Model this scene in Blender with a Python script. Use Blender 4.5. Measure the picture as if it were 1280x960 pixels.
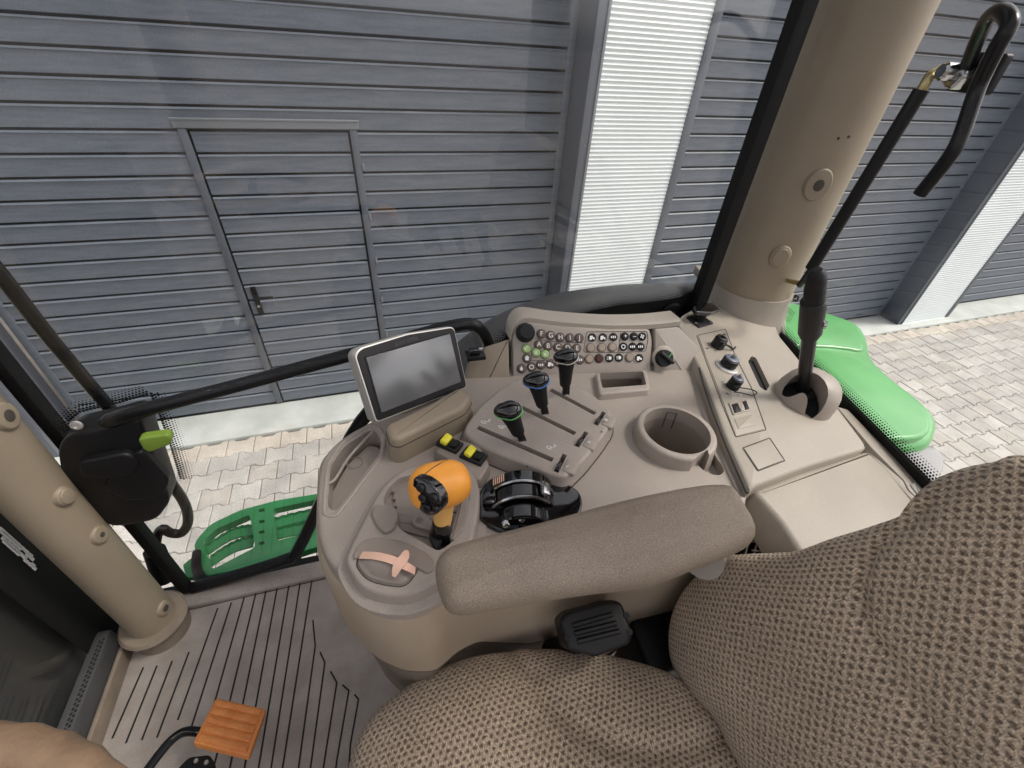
import bpy, bmesh, math, random
from mathutils import Vector, Matrix
from mathutils.geometry import intersect_line_plane
random.seed(7)
for o in list(bpy.data.objects): bpy.data.objects.remove(o)
S = bpy.context.scene
COL = S.collection
PI = math.pi
V = Vector
# ------------------------------------------------------------------ camera
CAM = V((0, 0, 2.75))
AX = V((0.95822454, 0.13230589, 0.25357619))      # rows of the camera-to-world rotation (x right, y up, z forward)
AY = V((-0.28038617, 0.6095845, 0.74147848))
AZ = V((0.05647414, 0.78160213, -0.62121557))
FOC = 550.0
cd = bpy.data.cameras.new('camera'); cam = bpy.data.objects.new('camera', cd); COL.objects.link(cam)
cam.matrix_world = Matrix(((AX.x, AX.y, -AX.z, CAM.x), (AY.x, AY.y, -AY.z, CAM.y), (AZ.x, AZ.y, -AZ.z, CAM.z), (0, 0, 0, 1)))
cd.sensor_fit = 'HORIZONTAL'; cd.sensor_width = 36; cd.lens = 36*FOC/1280; cd.clip_start = 0.02; cd.clip_end = 500
S.camera = cam
S.render.resolution_x = 1024; S.render.resolution_y = 768
# ------------------------------------------------------------------ light
SUN_EL, SUN_AZ = 54, -12           # elevation, azimuth from +X towards +Y
w = bpy.data.worlds.new('World'); S.world = w; w.use_nodes = True
nt = w.node_tree; bg = nt.nodes['Background']; sky = nt.nodes.new('ShaderNodeTexSky')
sky.sky_type = 'NISHITA'; sky.sun_disc = False
sky.sun_elevation = math.radians(SUN_EL); sky.sun_rotation = math.radians(90-SUN_AZ)
sky.dust_density = 3.0; sky.air_density = 1.0
hs_ = nt.nodes.new('ShaderNodeHueSaturation'); hs_.inputs['Saturation'].default_value = .22; nt.links.new(sky.outputs[0], hs_.inputs['Color'])
wm = nt.nodes.new('ShaderNodeMix'); wm.data_type = 'RGBA'; wm.blend_type = 'MULTIPLY'; wm.inputs[0].default_value = 1; wm.inputs[7].default_value = (1.05, .985, .975, 1); nt.links.new(hs_.outputs[0], wm.inputs[6]); nt.links.new(wm.outputs[2], bg.inputs[0]); bg.inputs[1].default_value = 0.13
sd = bpy.data.lights.new('sun', 'SUN'); sd.energy = 1.4; sd.angle = math.radians(12); sd.color = (1, .94, .84)
sun = bpy.data.objects.new('sun', sd); COL.objects.link(sun)
el, az = math.radians(SUN_EL), math.radians(SUN_AZ)
sdir = V((math.cos(el)*math.cos(az), math.cos(el)*math.sin(az), math.sin(el)))
sun.rotation_euler = sdir.to_track_quat('Z', 'Y').to_euler(); sun.location = (3, 1, 8)
S.view_settings.view_transform = 'Standard'; S.view_settings.look = 'None'; S.view_settings.exposure = 1.05; S.view_settings.gamma = 1
S.cycles.max_bounces = 8; S.cycles.transparent_max_bounces = 12
# ------------------------------------------------------------------ measuring helpers (photo pixel 1280x960 -> point on a real plane)
def ray(px, py):
    c = V((px-640, -(py-480), FOC)); return V((AX.x*c.x-AX.y*(-c.y)*1.0 if False else AX.x*c.x + AX.y*c.y + AX.z*c.z,
        AY.x*c.x + AY.y*c.y + AY.z*c.z, AZ.x*c.x + AZ.y*c.y + AZ.z*c.z))
def onpl(px, py, p0, n):
    d = ray(px, py); t = (V(p0)-CAM).dot(V(n))/d.dot(V(n)); return CAM + d*t
def Pz(px, py, z): return onpl(px, py, (0, 0, z), (0, 0, 1))
def Py(px, py, y): return onpl(px, py, (0, y, 0), (0, 1, 0))
def Px(px, py, x): return onpl(px, py, (x, 0, 0), (1, 0, 0))
def project(p):
    d = V(p)-CAM; x = AX.x*d.x+AY.x*d.y+AZ.x*d.z; y = AX.y*d.x+AY.y*d.y+AZ.y*d.z; z = AX.z*d.x+AY.z*d.y+AZ.z*d.z
    if z < .01: return None
    return 640+FOC*x/z, 480-FOC*y/z
class Frame:
    def __init__(s, p0, n, xh=(1, 0, 0)):
        s.p = V(p0); s.n = V(n).normalized(); s.x = (V(xh)-s.n*V(xh).dot(s.n)).normalized(); s.y = s.n.cross(s.x)
        s.m = Matrix(((s.x.x, s.y.x, s.n.x, s.p.x), (s.x.y, s.y.y, s.n.y, s.p.y), (s.x.z, s.y.z, s.n.z, s.p.z), (0, 0, 0, 1)))
    def px(s, pts, h=0):
        r = []
        for a, b in pts:
            q = onpl(a, b, s.p+s.n*h, s.n)-s.p; r.append((q.dot(s.x), q.dot(s.y)))
        return r
    def w(s, a, b, h=0): return onpl(a, b, s.p+s.n*h, s.n)
    def at(s, px, py, h=0, rot=0, sc=1):
        return Matrix.Translation(s.w(px, py, h)) @ s.m.to_3x3().to_4x4() @ Matrix.Rotation(rot, 4, 'Z') @ Matrix.Scale(sc, 4)
def frame3(a, b, c):
    a, b, c = V(a), V(b), V(c); n = (b-a).cross(c-a)
    if n.z < 0: n = -n
    return Frame(a, n, b-a)
# ------------------------------------------------------------------ materials
MATS = {}
def mat(name, col, rough=.5, metal=0., var=.06, vscale=6., bump=0., bscale=300., spec=.5, coat=0., col2=None, speck=0., stretch=None, coords='pos', rvar=.08):
    if name in MATS: return MATS[name]
    m = bpy.data.materials.new(name); m.use_nodes = True; t = m.node_tree; N, L = t.nodes, t.links
    b = N['Principled BSDF']; b.inputs['Roughness'].default_value = rough; b.inputs['Metallic'].default_value = metal
    b.inputs['Specular IOR Level'].default_value = spec; b.inputs['Coat Weight'].default_value = coat
    g = N.new('ShaderNodeNewGeometry'); mp = N.new('ShaderNodeMapping'); L.new(g.outputs['Position'], mp.inputs[0])
    if stretch: mp.inputs['Scale'].default_value = stretch
    n1 = N.new('ShaderNodeTexNoise'); n1.inputs['Scale'].default_value = vscale; n1.inputs['Detail'].default_value = 6; L.new(mp.outputs[0], n1.inputs[0])
    r = N.new('ShaderNodeValToRGB'); L.new(n1.outputs[0], r.inputs[0])
    c2 = col2 or [c*(1+var*2) for c in col]; c1 = col if col2 else [c*(1-var*2) for c in col]
    r.color_ramp.elements[0].position = .32; r.color_ramp.elements[1].position = .68
    r.color_ramp.elements[0].color = (*c1, 1); r.color_ramp.elements[1].color = (*c2, 1)
    out = r.outputs[0]
    if speck:
        n3 = N.new('ShaderNodeTexNoise'); n3.inputs['Scale'].default_value = bscale*1.3; n3.inputs['Detail'].default_value = 2; L.new(g.outputs['Position'], n3.inputs[0])
        mr = N.new('ShaderNodeMapRange'); L.new(n3.outputs[0], mr.inputs[0]); mr.inputs[1].default_value = .35; mr.inputs[2].default_value = .65
        mr.inputs[3].default_value = 1-speck; mr.inputs[4].default_value = 1+speck
        mx = N.new('ShaderNodeVectorMath'); mx.operation = 'SCALE'; L.new(out, mx.inputs[0]); L.new(mr.outputs[0], mx.inputs['Scale']); out = mx.outputs[0]
    L.new(out, b.inputs['Base Color'])
    mr = N.new('ShaderNodeMapRange'); L.new(n1.outputs[0], mr.inputs[0]); mr.inputs[3].default_value = max(.02, rough-rvar); mr.inputs[4].default_value = min(1, rough+rvar)
    L.new(mr.outputs[0], b.inputs['Roughness'])
    if bump:
        n2 = N.new('ShaderNodeTexNoise'); n2.inputs['Scale'].default_value = bscale; n2.inputs['Detail'].default_value = 3; L.new(mp.outputs[0], n2.inputs[0])
        bp = N.new('ShaderNodeBump'); bp.inputs['Strength'].default_value = bump; bp.inputs['Distance'].default_value = .002; L.new(n2.outputs[0], bp.inputs['Height']); L.new(bp.outputs[0], b.inputs['Normal'])
    MATS[name] = m; return m
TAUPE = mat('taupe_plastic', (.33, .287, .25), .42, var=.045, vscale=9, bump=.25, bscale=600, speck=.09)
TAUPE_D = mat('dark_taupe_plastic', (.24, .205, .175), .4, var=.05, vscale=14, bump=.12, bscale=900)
BEIGE = mat('beige_plastic', (.275, .226, .165), .42, var=.04, vscale=5, bump=.1, bscale=900, speck=.02)
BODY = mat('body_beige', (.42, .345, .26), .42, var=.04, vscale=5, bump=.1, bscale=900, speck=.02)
SILLM = mat('dark_sill_rubber', (.05, .05, .052), .6, var=.15, bump=.3, bscale=500)
SHELF = mat('light_beige_plastic', (.325, .29, .245), .42, var=.045, vscale=6, bump=.2, bscale=600, speck=.07)
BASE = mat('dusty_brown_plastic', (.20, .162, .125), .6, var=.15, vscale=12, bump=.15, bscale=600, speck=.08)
ARM = mat('armrest_vinyl', (.22, .174, .132), .48, var=.06, vscale=12, bump=.6, bscale=800, speck=.30, col2=(.27, .22, .172))
MATF = mat('rubber_floor_mat', (.27, .237, .212), .6, vscale=14, col2=(.37, .33, .30), bump=.4, bscale=420, speck=.16)
GROOVE = mat('dark_groove', (.008, .008, .009), .8)
SEAM = mat('dark_seam', (.06, .05, .043), .7)
BLK = mat('black_plastic', (.007, .007, .008), .42, spec=.35, bump=.25, bscale=700)
BLKM = mat('matte_black_rubber', (.007, .007, .0075), .6, spec=.25, bump=.3, bscale=600)
BLKG = mat('gloss_black', (.004, .004, .005), .07, coat=.5, rvar=.03)
BLKP = mat('painted_black_tube', (.006, .0065, .008), .3, spec=.35)
GRN = mat('green_paint', (.045, .30, .10), .3, var=.08, coat=.3)
GRNF = mat('sunlit_green_paint', (.105, .37, .12), .3, var=.07, vscale=3, coat=.2)  # sunlight on the fender put into a lighter copy of the green
LIME = mat('olive_green_plastic', (.17, .27, .035), .45)
YEL = mat('yellow_plastic', (.75, .68, .03), .4, var=.08, vscale=60)
ORG = mat('orange_grip', (.80, .33, .045), .42, var=.07, vscale=22, bump=.15, bscale=500)
ORG2 = mat('pale_orange_stem', (.72, .42, .13), .4)
PEDAL = mat('worn_orange_rubber', (.60, .20, .05), .65, vscale=35, col2=(.70, .28, .085), bump=.4, bscale=500, speck=.14)
PINK = mat('pink_tape', (.78, .50, .38), .7, var=.05, bump=.2, bscale=400)
SILV = mat('silver_edge', (.62, .61, .58), .3, metal=.6)
CHROME = mat('chrome', (.5, .5, .51), .2, metal=1)
BRASS = mat('yellow_zinc', (.45, .38, .2), .3, metal=.9)
BEZEL = mat('dark_bezel', (.012, .0115, .0115), .45, spec=.3, bump=.1)
CASE = mat('grey_case', (.30, .29, .265), .45)
WHITE = mat('white_print_daylight', (.8, .8, .78), .5)
BLUE = mat('blue_ring', (.05, .22, .7), .3)
GREENR = mat('green_ring', (.12, .5, .13), .35)
GREENL = mat('green_button', (.33, .5, .19), .4)
BRN = mat('brown_button', (.12, .085, .07), .35)
BRN2 = mat('tan_button', (.33, .265, .21), .45)
MAROON = mat('maroon_button', (.06, .015, .015), .35)
SLAT = mat('slat_paint', (.120, .142, .172), .46, vscale=5, coat=0., col2=(.158, .181, .214), stretch=(1, 1, 9), bump=.22, bscale=90, speck=.07)
FRAME = mat('frame_paint', (.098, .11, .132), .4, var=.08, vscale=2)
FRAMEL = mat('light_frame_paint', (.19, .205, .222), .38, var=.06, vscale=2)
CORR = mat('white_sheet', (.72, .77, .765), .4, var=.02, vscale=2)
STRIP = mat('threshold_concrete', (.44, .47, .44), .8, vscale=4, col2=(.56, .585, .56), bump=.3, bscale=120, speck=.06)
PAV = [mat('paver_%s' % n, c, .85, vscale=5, col2=[min(.9, x*1.38) for x in c], bump=.6, bscale=130, speck=.2) for n, c in
       [('grey', (.335, .325, .305)), ('pale', (.385, .375, .35)), ('warm', (.35, .33, .30)), ('ochre', (.42, .385, .335))]]
JOINT = mat('joint_sand', (.13, .115, .10), .95, speck=.3, bscale=200)
TANW = mat('tan_leather', (.20, .13, .08), .6, var=.15, vscale=20, bump=.4, bscale=250)
SMOKE = mat('dark_fender_rubber', (.045, .047, .05), .42, var=.1, vscale=3, bump=.2, bscale=400)
BONNET = mat('dark_panel', (.035, .036, .038), .3, var=.1, vscale=3)
LAMPG = mat('grey_lamp_lens', (.3, .3, .3), .15)
def glass(name, tint=(.965, .975, .975), refl=1.45, k=1.0):
    m = bpy.data.materials.new(name); m.use_nodes = True; t = m.node_tree; N, L = t.nodes, t.links
    N.remove(N['Principled BSDF']); o = N['Material Output']
    tr = N.new('ShaderNodeBsdfTransparent'); tr.inputs[0].default_value = (*tint, 1); gl = N.new('ShaderNodeBsdfGlossy'); gl.inputs['Roughness'].default_value = .01
    fr = N.new('ShaderNodeLayerWeight'); fr.inputs[0].default_value = .5
    pw = N.new('ShaderNodeMath'); pw.operation = 'POWER'; L.new(fr.outputs['Facing'], pw.inputs[0]); pw.inputs[1].default_value = 4.5
    mu = N.new('ShaderNodeMath'); mu.operation = 'MULTIPLY_ADD'; L.new(pw.outputs[0], mu.inputs[0]); mu.inputs[1].default_value = .8; mu.inputs[2].default_value = .035*k
    mx = N.new('ShaderNodeMixShader'); L.new(mu.outputs[0], mx.inputs[0]); L.new(tr.outputs[0], mx.inputs[1]); L.new(gl.outputs[0], mx.inputs[2]); L.new(mx.outputs[0], o.inputs[0])
    return m
GLASS = glass('window_glass', k=1.7); 
def screen_mat():
    m = bpy.data.materials.new('screen_glass'); m.use_nodes = True; b = m.node_tree.nodes['Principled BSDF']
    b.inputs['Base Color'].default_value = (.10, .105, .11, 1); b.inputs['Roughness'].default_value = .22; b.inputs['Specular IOR Level'].default_value = .8; b.inputs['IOR'].default_value = 1.7
    return m
SCREEN = screen_mat()
def fabric():
    m = bpy.data.materials.new('seat_fabric'); m.use_nodes = True; t = m.node_tree; N, L = t.nodes, t.links; b = N['Principled BSDF']
    b.inputs['Roughness'].default_value = .95; b.inputs['Specular IOR Level'].default_value = .15; b.inputs['Sheen Weight'].default_value = .25
    def M(op, a, bb=None, c=None):
        n = N.new('ShaderNodeMath'); n.operation = op
        for i, v in enumerate((a, bb, c)):
            if v is None: continue
            if isinstance(v, (int, float)): n.inputs[i].default_value = v
            else: L.new(v, n.inputs[i])
        return n.outputs[0]
    uv = N.new('ShaderNodeUVMap'); nz = N.new('ShaderNodeTexNoise'); nz.inputs['Scale'].default_value = 260; L.new(uv.outputs[0], nz.inputs[0])
    vs = N.new('ShaderNodeVectorMath'); vs.operation = 'SCALE'; vs.inputs['Scale'].default_value = .0055; L.new(nz.outputs['Color'], vs.inputs[0])
    va = N.new('ShaderNodeVectorMath'); L.new(uv.outputs[0], va.inputs[0]); L.new(vs.outputs[0], va.inputs[1])
    sp = N.new('ShaderNodeSeparateXYZ'); L.new(va.outputs[0], sp.inputs[0])
    u = M('DIVIDE', sp.outputs[0], .0100); v = M('DIVIDE', sp.outputs[1], .0074)
    row = M('FLOOR', v); u2 = M('ADD', u, M('MULTIPLY', M('FLOORED_MODULO', row, 2.), .5))
    fu = M('SUBTRACT', M('FRACT', u2), .5); fv = M('SUBTRACT', M('FRACT', v), .5)
    d = M('SQRT', M('ADD', M('POWER', M('MULTIPLY', fu, 1.05), 2.), M('POWER', M('MULTIPLY', fv, .95), 2.)))
    pit = N.new('ShaderNodeMapRange'); L.new(d, pit.inputs[0]); pit.inputs[1].default_value = .08; pit.inputs[2].default_value = .46; pit.interpolation_type = 'SMOOTHSTEP'
    wv = N.new('ShaderNodeTexNoise'); wv.inputs['Scale'].default_value = 520; wv.inputs['Detail'].default_value = 2; L.new(uv.outputs[0], wv.inputs[0])
    mp = N.new('ShaderNodeMapping'); mp.inputs['Scale'].default_value = (620, 190, 1); L.new(uv.outputs[0], mp.inputs[0])
    wn = N.new('ShaderNodeTexNoise'); wn.inputs['Scale'].default_value = 1; L.new(mp.outputs[0], wn.inputs[0])
    big = N.new('ShaderNodeTexNoise'); big.inputs['Scale'].default_value = 9; big.inputs['Detail'].default_value = 4; L.new(uv.outputs[0], big.inputs[0])
    r = N.new('ShaderNodeMix'); r.data_type = 'RGBA'; L.new(pit.outputs[0], r.inputs[0]); r.inputs[6].default_value = (.155, .113, .078, 1); r.inputs[7].default_value = (.50, .40, .298, 1)
    k = M('MULTIPLY', M('MULTIPLY', M('ADD', .1, M('MULTIPLY', wv.outputs[0], 1.8)), M('ADD', .05, M('MULTIPLY', wn.outputs[0], 1.9))), M('ADD', .72, M('MULTIPLY', big.outputs[0], .56)))
    sc = N.new('ShaderNodeVectorMath'); sc.operation = 'SCALE'; L.new(r.outputs[2], sc.inputs[0]); L.new(k, sc.inputs['Scale']); L.new(sc.outputs[0], b.inputs['Base Color'])
    h = M('ADD', pit.outputs[0], M('ADD', M('MULTIPLY', wv.outputs[0], .7), M('MULTIPLY', wn.outputs[0], .6)))
    bp = N.new('ShaderNodeBump'); bp.inputs['Strength'].default_value = .9; bp.inputs['Distance'].default_value = .0022; L.new(h, bp.inputs['Height']); L.new(bp.outputs[0], b.inputs['Normal'])
    return m
FAB = fabric()
# ------------------------------------------------------------------ object helpers
WL = {}; WM = {}
def link(name, data, parent=None, M=None, kind=None):
    o = bpy.data.objects.new(name, data); COL.objects.link(o)
    M = (M or Matrix.Identity(4)).copy(); WL[o] = M.translation.copy(); WM[o] = M.copy()
    if parent:
        o.parent = parent; M = WM[parent].inverted() @ M
    o.matrix_basis = M
    if kind: o['kind'] = kind
    return o
def thing(name, loc, label, cat, group=None):
    o = link(name, None, None, Matrix.Translation(V(loc))); o.empty_display_size = .05; tag(o, label, cat, group); return o
def tag(o, label, cat, group=None):
    o['label'] = label; o['category'] = cat
    if group: o['group'] = group
    return o
def mesh(name, bm, m, smooth=35):
    me = bpy.data.meshes.new(name); bmesh.ops.recalc_face_normals(bm, faces=bm.faces); bm.to_mesh(me); bm.free()
    if m: me.materials.append(m)
    if smooth:
        for p in me.polygons: p.use_smooth = True
        me.set_sharp_from_angle(angle=math.radians(smooth))
    return me
def obj(name, bm, m, parent=None, smooth=35, kind=None, label=None):
    me = mesh(name, bm, m, smooth)
    if len(me.vertices):
        c = sum((v.co for v in me.vertices), V())/len(me.vertices); me.transform(Matrix.Translation(-c))
    else: c = V()
    o = link(name, me, parent, Matrix.Translation(c), kind)
    if label: o['label'] = label
    return o
def B(): return bmesh.new()
def fillet(pts, r, n=4):
    out = []; k = len(pts)
    for i in range(k):
        p = V(pts[i]); a = V(pts[i-1])-p; b = V(pts[(i+1) % k])-p
        rr = r[i] if isinstance(r, (list, tuple)) else r
        q = min(rr, a.length*.48, b.length*.48)
        if q < 1e-5: out.append(p); continue
        A = p+a.normalized()*q; C = p+b.normalized()*q
        for j in range(n+1):
            t = j/n; out.append(A*(1-t)**2+p*2*t*(1-t)+C*t*t)
    return [tuple(x) for x in out]
def spline(pts, n=6, closed=True):
    out = []; k = len(pts); P = [V(p) for p in pts]
    rng = range(k) if closed else range(k-1)
    for i in rng:
        p0 = P[i-1] if (closed or i > 0) else P[i]; p1 = P[i]; p2 = P[(i+1) % k]; p3 = P[(i+2) % k] if (closed or i+2 < k) else P[(i+1) % k]
        for j in range(n):
            t = j/n; out.append(.5*((2*p1)+(p2-p0)*t+(2*p0-5*p1+4*p2-p3)*t*t+(3*p1-p0-3*p2+p3)*t**3))
    if not closed: out.append(P[-1])
    return out
def ccw(pts):
    a = sum(pts[i-1][0]*pts[i][1]-pts[i][0]*pts[i-1][1] for i in range(len(pts)))
    return list(pts) if a > 0 else list(reversed(pts))
def inset(pts, d):
    if abs(d) < 1e-7: return list(pts)
    out = []; k = len(pts)
    for i in range(k):
        a = V(pts[i][:2])-V(pts[i-1][:2]); b = V(pts[(i+1) % k][:2])-V(pts[i][:2])
        if a.length < 1e-9 or b.length < 1e-9: out.append(pts[i]); continue
        a.normalize(); b.normalize(); n = V((-a.y-b.y, a.x+b.x))
        if n.length < 1e-6: n = V((-a.y, a.x))
        n.normalize(); c = max(.5, n.dot(V((-a.y, a.x)))); out.append((pts[i][0]+n.x*d/c, pts[i][1]+n.y*d/c))
    return out
def slab(bm, pts, z0, z1, M=None, r=.003, rb=0., seg=3, crown=0., taper=0., zf=None):
    """rounded plate: 2d outline, from z0 up to z1, rounded upper edge r, lower edge rb, outline widened by taper at the foot"""
    pts = ccw(pts); rings = []
    if rb:
        for i in range(seg+1):
            a = i/seg*PI/2; rings.append((rb*(1-math.sin(a))-taper, z0+rb*(1-math.cos(a))))
    else: rings.append((-taper, z0))
    if r:
        for i in range(seg+1):
            a = i/seg*PI/2; rings.append((r*(1-math.cos(a)), z1-r+r*math.sin(a)))
    else: rings.append((0, z1))
    VR = []
    for d, z in rings: VR.append([bm.verts.new((x, y, z)) for x, y in inset(pts, d)])
    k = len(pts)
    for a, b in zip(VR, VR[1:]):
        for i in range(k): bm.faces.new((a[i-1], a[i], b[i], b[i-1]))
    bm.faces.new(list(reversed(VR[0])))
    if crown:
        last = inset(pts, rings[-1][0]); cx = sum(p[0] for p in last)/k; cy = sum(p[1] for p in last)/k; prev = VR[-1]; n = 8
        for j in range(1, n):
            s = 1-j/n; cur = [bm.verts.new((cx+(x-cx)*s, cy+(y-cy)*s, z1+crown*(1-s*s))) for x, y in last]
            for i in range(k): bm.faces.new((prev[i-1], prev[i], cur[i], cur[i-1]))
            prev = cur
        c = bm.verts.new((cx, cy, z1+crown))
        for i in range(k): bm.faces.new((prev[i-1], prev[i], c))
        VR.append([c])
    else: bm.faces.new(VR[-1])
    vs = [v for f in VR for v in f]
    if crown: vs = [v for v in bm.verts if v.index == -1] if False else vs
    if zf:
        for v in (bm.verts if crown else vs): v.co.z += zf(v.co.x, v.co.y, v.co.z)
    if M:
        if crown: bmesh.ops.transform(bm, matrix=M, verts=bm.verts)
        else: bmesh.ops.transform(bm, matrix=M, verts=vs)
    return bm
def box(bm, c, s, M=None, bev=0.):
    r = bmesh.ops.create_cube(bm, size=1, matrix=Matrix.Translation(c) @ Matrix.Diagonal((*s, 1)))
    vs = r['verts']
    if bev:
        es = list({e for v in vs for e in v.link_edges}); rr = bmesh.ops.bevel(bm, geom=es, offset=bev, segments=2, profile=.5, affect='EDGES')
        vs = list({v for f in rr['faces'] for v in f.verts} | {v for v in vs if v.is_valid})
        seen = set(vs); st = list(vs)
        while st:
            v = st.pop()
            for e in v.link_edges:
                q = e.other_vert(v)
                if q not in seen: seen.add(q); st.append(q)
        vs = list(seen)
    if M: bmesh.ops.transform(bm, matrix=M, verts=vs)
    return bm
def tube(bm, pts, r, seg=12, sm=0, caps=True, flat=None):
    P = [V(p) for p in pts]
    rs = r if isinstance(r, (list, tuple)) else [r]*len(P)
    if sm:
        Q = spline([(*p, q) for p, q in zip(P, rs)] if False else P, sm, False); k = len(P)-1
        R = []
        for i in range(len(Q)):
            u = i/sm; a = min(int(u), k-1); R.append(rs[a]*(1-(u-a))+rs[a+1]*(u-a))
        P, rs = Q, R
    t = (P[1]-P[0]).normalized(); up = V((0, 0, 1)) if abs(t.z) < .9 else V((1, 0, 0)); n = t.cross(up).normalized(); rings = []
    for i, p in enumerate(P):
        t = ((P[min(i+1, len(P)-1)]-P[max(i-1, 0)])).normalized(); n = (n-t*n.dot(t)).normalized(); b = t.cross(n)
        fl = flat or 1
        rings.append([bm.verts.new(p+(n*math.cos(a)+b*math.sin(a)*fl)*rs[i]) for a in [2*PI*j/seg for j in range(seg)]])
    for a, b in zip(rings, rings[1:]):
        for j in range(seg): bm.faces.new((a[j-1], a[j], b[j], b[j-1]))
    if caps: bm.faces.new(list(reversed(rings[0]))); bm.faces.new(rings[-1])
    return bm
def lathe(bm, prof, M=None, seg=24, sq=None):
    """profile (r,z) turned round z; sq(angle) scales the radius"""
    rings = []; vs = []
    for r, z in prof:
        if r < 1e-6: v = bm.verts.new((0, 0, z)); rings.append([v]); vs.append(v); continue
        ring = []
        for j in range(seg):
            a = 2*PI*j/seg; k = sq(a, z) if sq else 1; v = bm.verts.new((r*k*math.cos(a), r*k*math.sin(a), z)); ring.append(v); vs.append(v)
        rings.append(ring)
    for a, b in zip(rings, rings[1:]):
        if len(a) == 1 and len(b) == 1: continue
        for j in range(seg):
            if len(a) == 1: bm.faces.new((a[0], b[j], b[j-1]))
            elif len(b) == 1: bm.faces.new((a[j-1], a[j], b[0]))
            else: bm.faces.new((a[j-1], a[j], b[j], b[j-1]))
    if len(rings[0]) > 1: bm.faces.new(list(reversed(rings[0])))
    if len(rings[-1]) > 1: bm.faces.new(rings[-1])
    if M: bmesh.ops.transform(bm, matrix=M, verts=vs)
    return bm
def cut(o, cutters):
    """boolean difference with temporary cutter meshes given in world space"""
    for i, bm in enumerate(cutters):
        bmesh.ops.recalc_face_normals(bm, faces=bm.faces)
        me = bpy.data.meshes.new('tmp'); bm.to_mesh(me); bm.free(); c = bpy.data.objects.new('tmp', me); COL.objects.link(c)
        md = o.modifiers.new('b', 'BOOLEAN'); md.object = c; md.operation = 'DIFFERENCE'; md.solver = 'EXACT'
        bpy.context.view_layer.update(); dg = bpy.context.evaluated_depsgraph_get(); n = bpy.data.meshes.new_from_object(o.evaluated_get(dg))
        
        if not len(n.vertices) and len(o.data.vertices):
            print('RETRY', o.name); md.solver = 'FAST'; bpy.context.view_layer.update(); n = bpy.data.meshes.new_from_object(o.evaluated_get(bpy.context.evaluated_depsgraph_get()))
        o.modifiers.clear(); old = o.data; o.data = n; bpy.data.meshes.remove(old); bpy.data.objects.remove(c); bpy.data.meshes.remove(me)
    for p in o.data.polygons: p.use_smooth = True
    o.data.set_sharp_from_angle(angle=math.radians(35))
def tmesh(s, size, depth=.0004):
    c = bpy.data.curves.new('t', 'FONT'); c.body = s; c.size = size; c.extrude = depth; c.align_x = 'CENTER'; c.align_y = 'CENTER'
    o = bpy.data.objects.new('t', c); COL.objects.link(o); bpy.context.view_layer.update()
    me = bpy.data.meshes.new_from_object(o.evaluated_get(bpy.context.evaluated_depsgraph_get())); bpy.data.objects.remove(o); me.materials.clear()
    return me
def text(name, s, size, M, m, parent, depth=.0004):
    me = tmesh(s, size, depth); me.materials.append(m); return link(name, me, parent, M)
def poly2(pts, r=.004, n=4): return fillet(pts, r, n)
def basis(z, o, xh=(1, 0, 0)):
    return Frame(o, z, xh).m
#@@SETTING
# ================================================================== GARAGE FRONT
GA = math.atan(.027); MG = Matrix.Rotation(GA, 4, 'Z')
def G(x, y, z): return MG @ V((x, y, z))
YD, YF = 3.47*math.cos(GA), 3.22*math.cos(GA)
ZG0, PITCH, NR = .033, .127, 30
def slat_mesh():
    bm = B(); h = PITCH-.009; pr = [(.016, 0), (.002, .006), (0, h-.014), (-.0075, h-.0115), (-.0075, h-.010), (.003, h-.002), (.016, h-.001)]   # (depth, height); the chamfer on top catches the sky
    e = [[bm.verts.new((x, d, z)) for d, z in pr] for x in (0, 1)]
    for i in range(len(pr)-1): bm.faces.new((e[0][i], e[1][i], e[1][i+1], e[0][i+1]))
    bm.faces.new(e[0]); bm.faces.new(list(reversed(e[1])))
    bm.faces.new((e[0][-1], e[1][-1], e[1][0], e[0][0]))
    return mesh('slat', bm, SLAT, 20)
SLATM = slat_mesh()
def gbox(name, x0, x1, y0, y1, z0, z1, m, parent, bev=.003):
    bm = B(); box(bm, ((x0+x1)/2, (y0+y1)/2, (z0+z1)/2), (x1-x0, y1-y0, z1-z0), MG, bev); return obj(name, bm, m, parent)
def slats(x0, x1, parent, rows, dy=0.):
    for r in rows:
        link('slat', SLATM, parent, MG @ Matrix.Translation((x0, YD+dy+random.uniform(-.0008, .0008), ZG0+r*PITCH)) @ Matrix.Diagonal((x1-x0, 1, 1, 1)))
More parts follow.
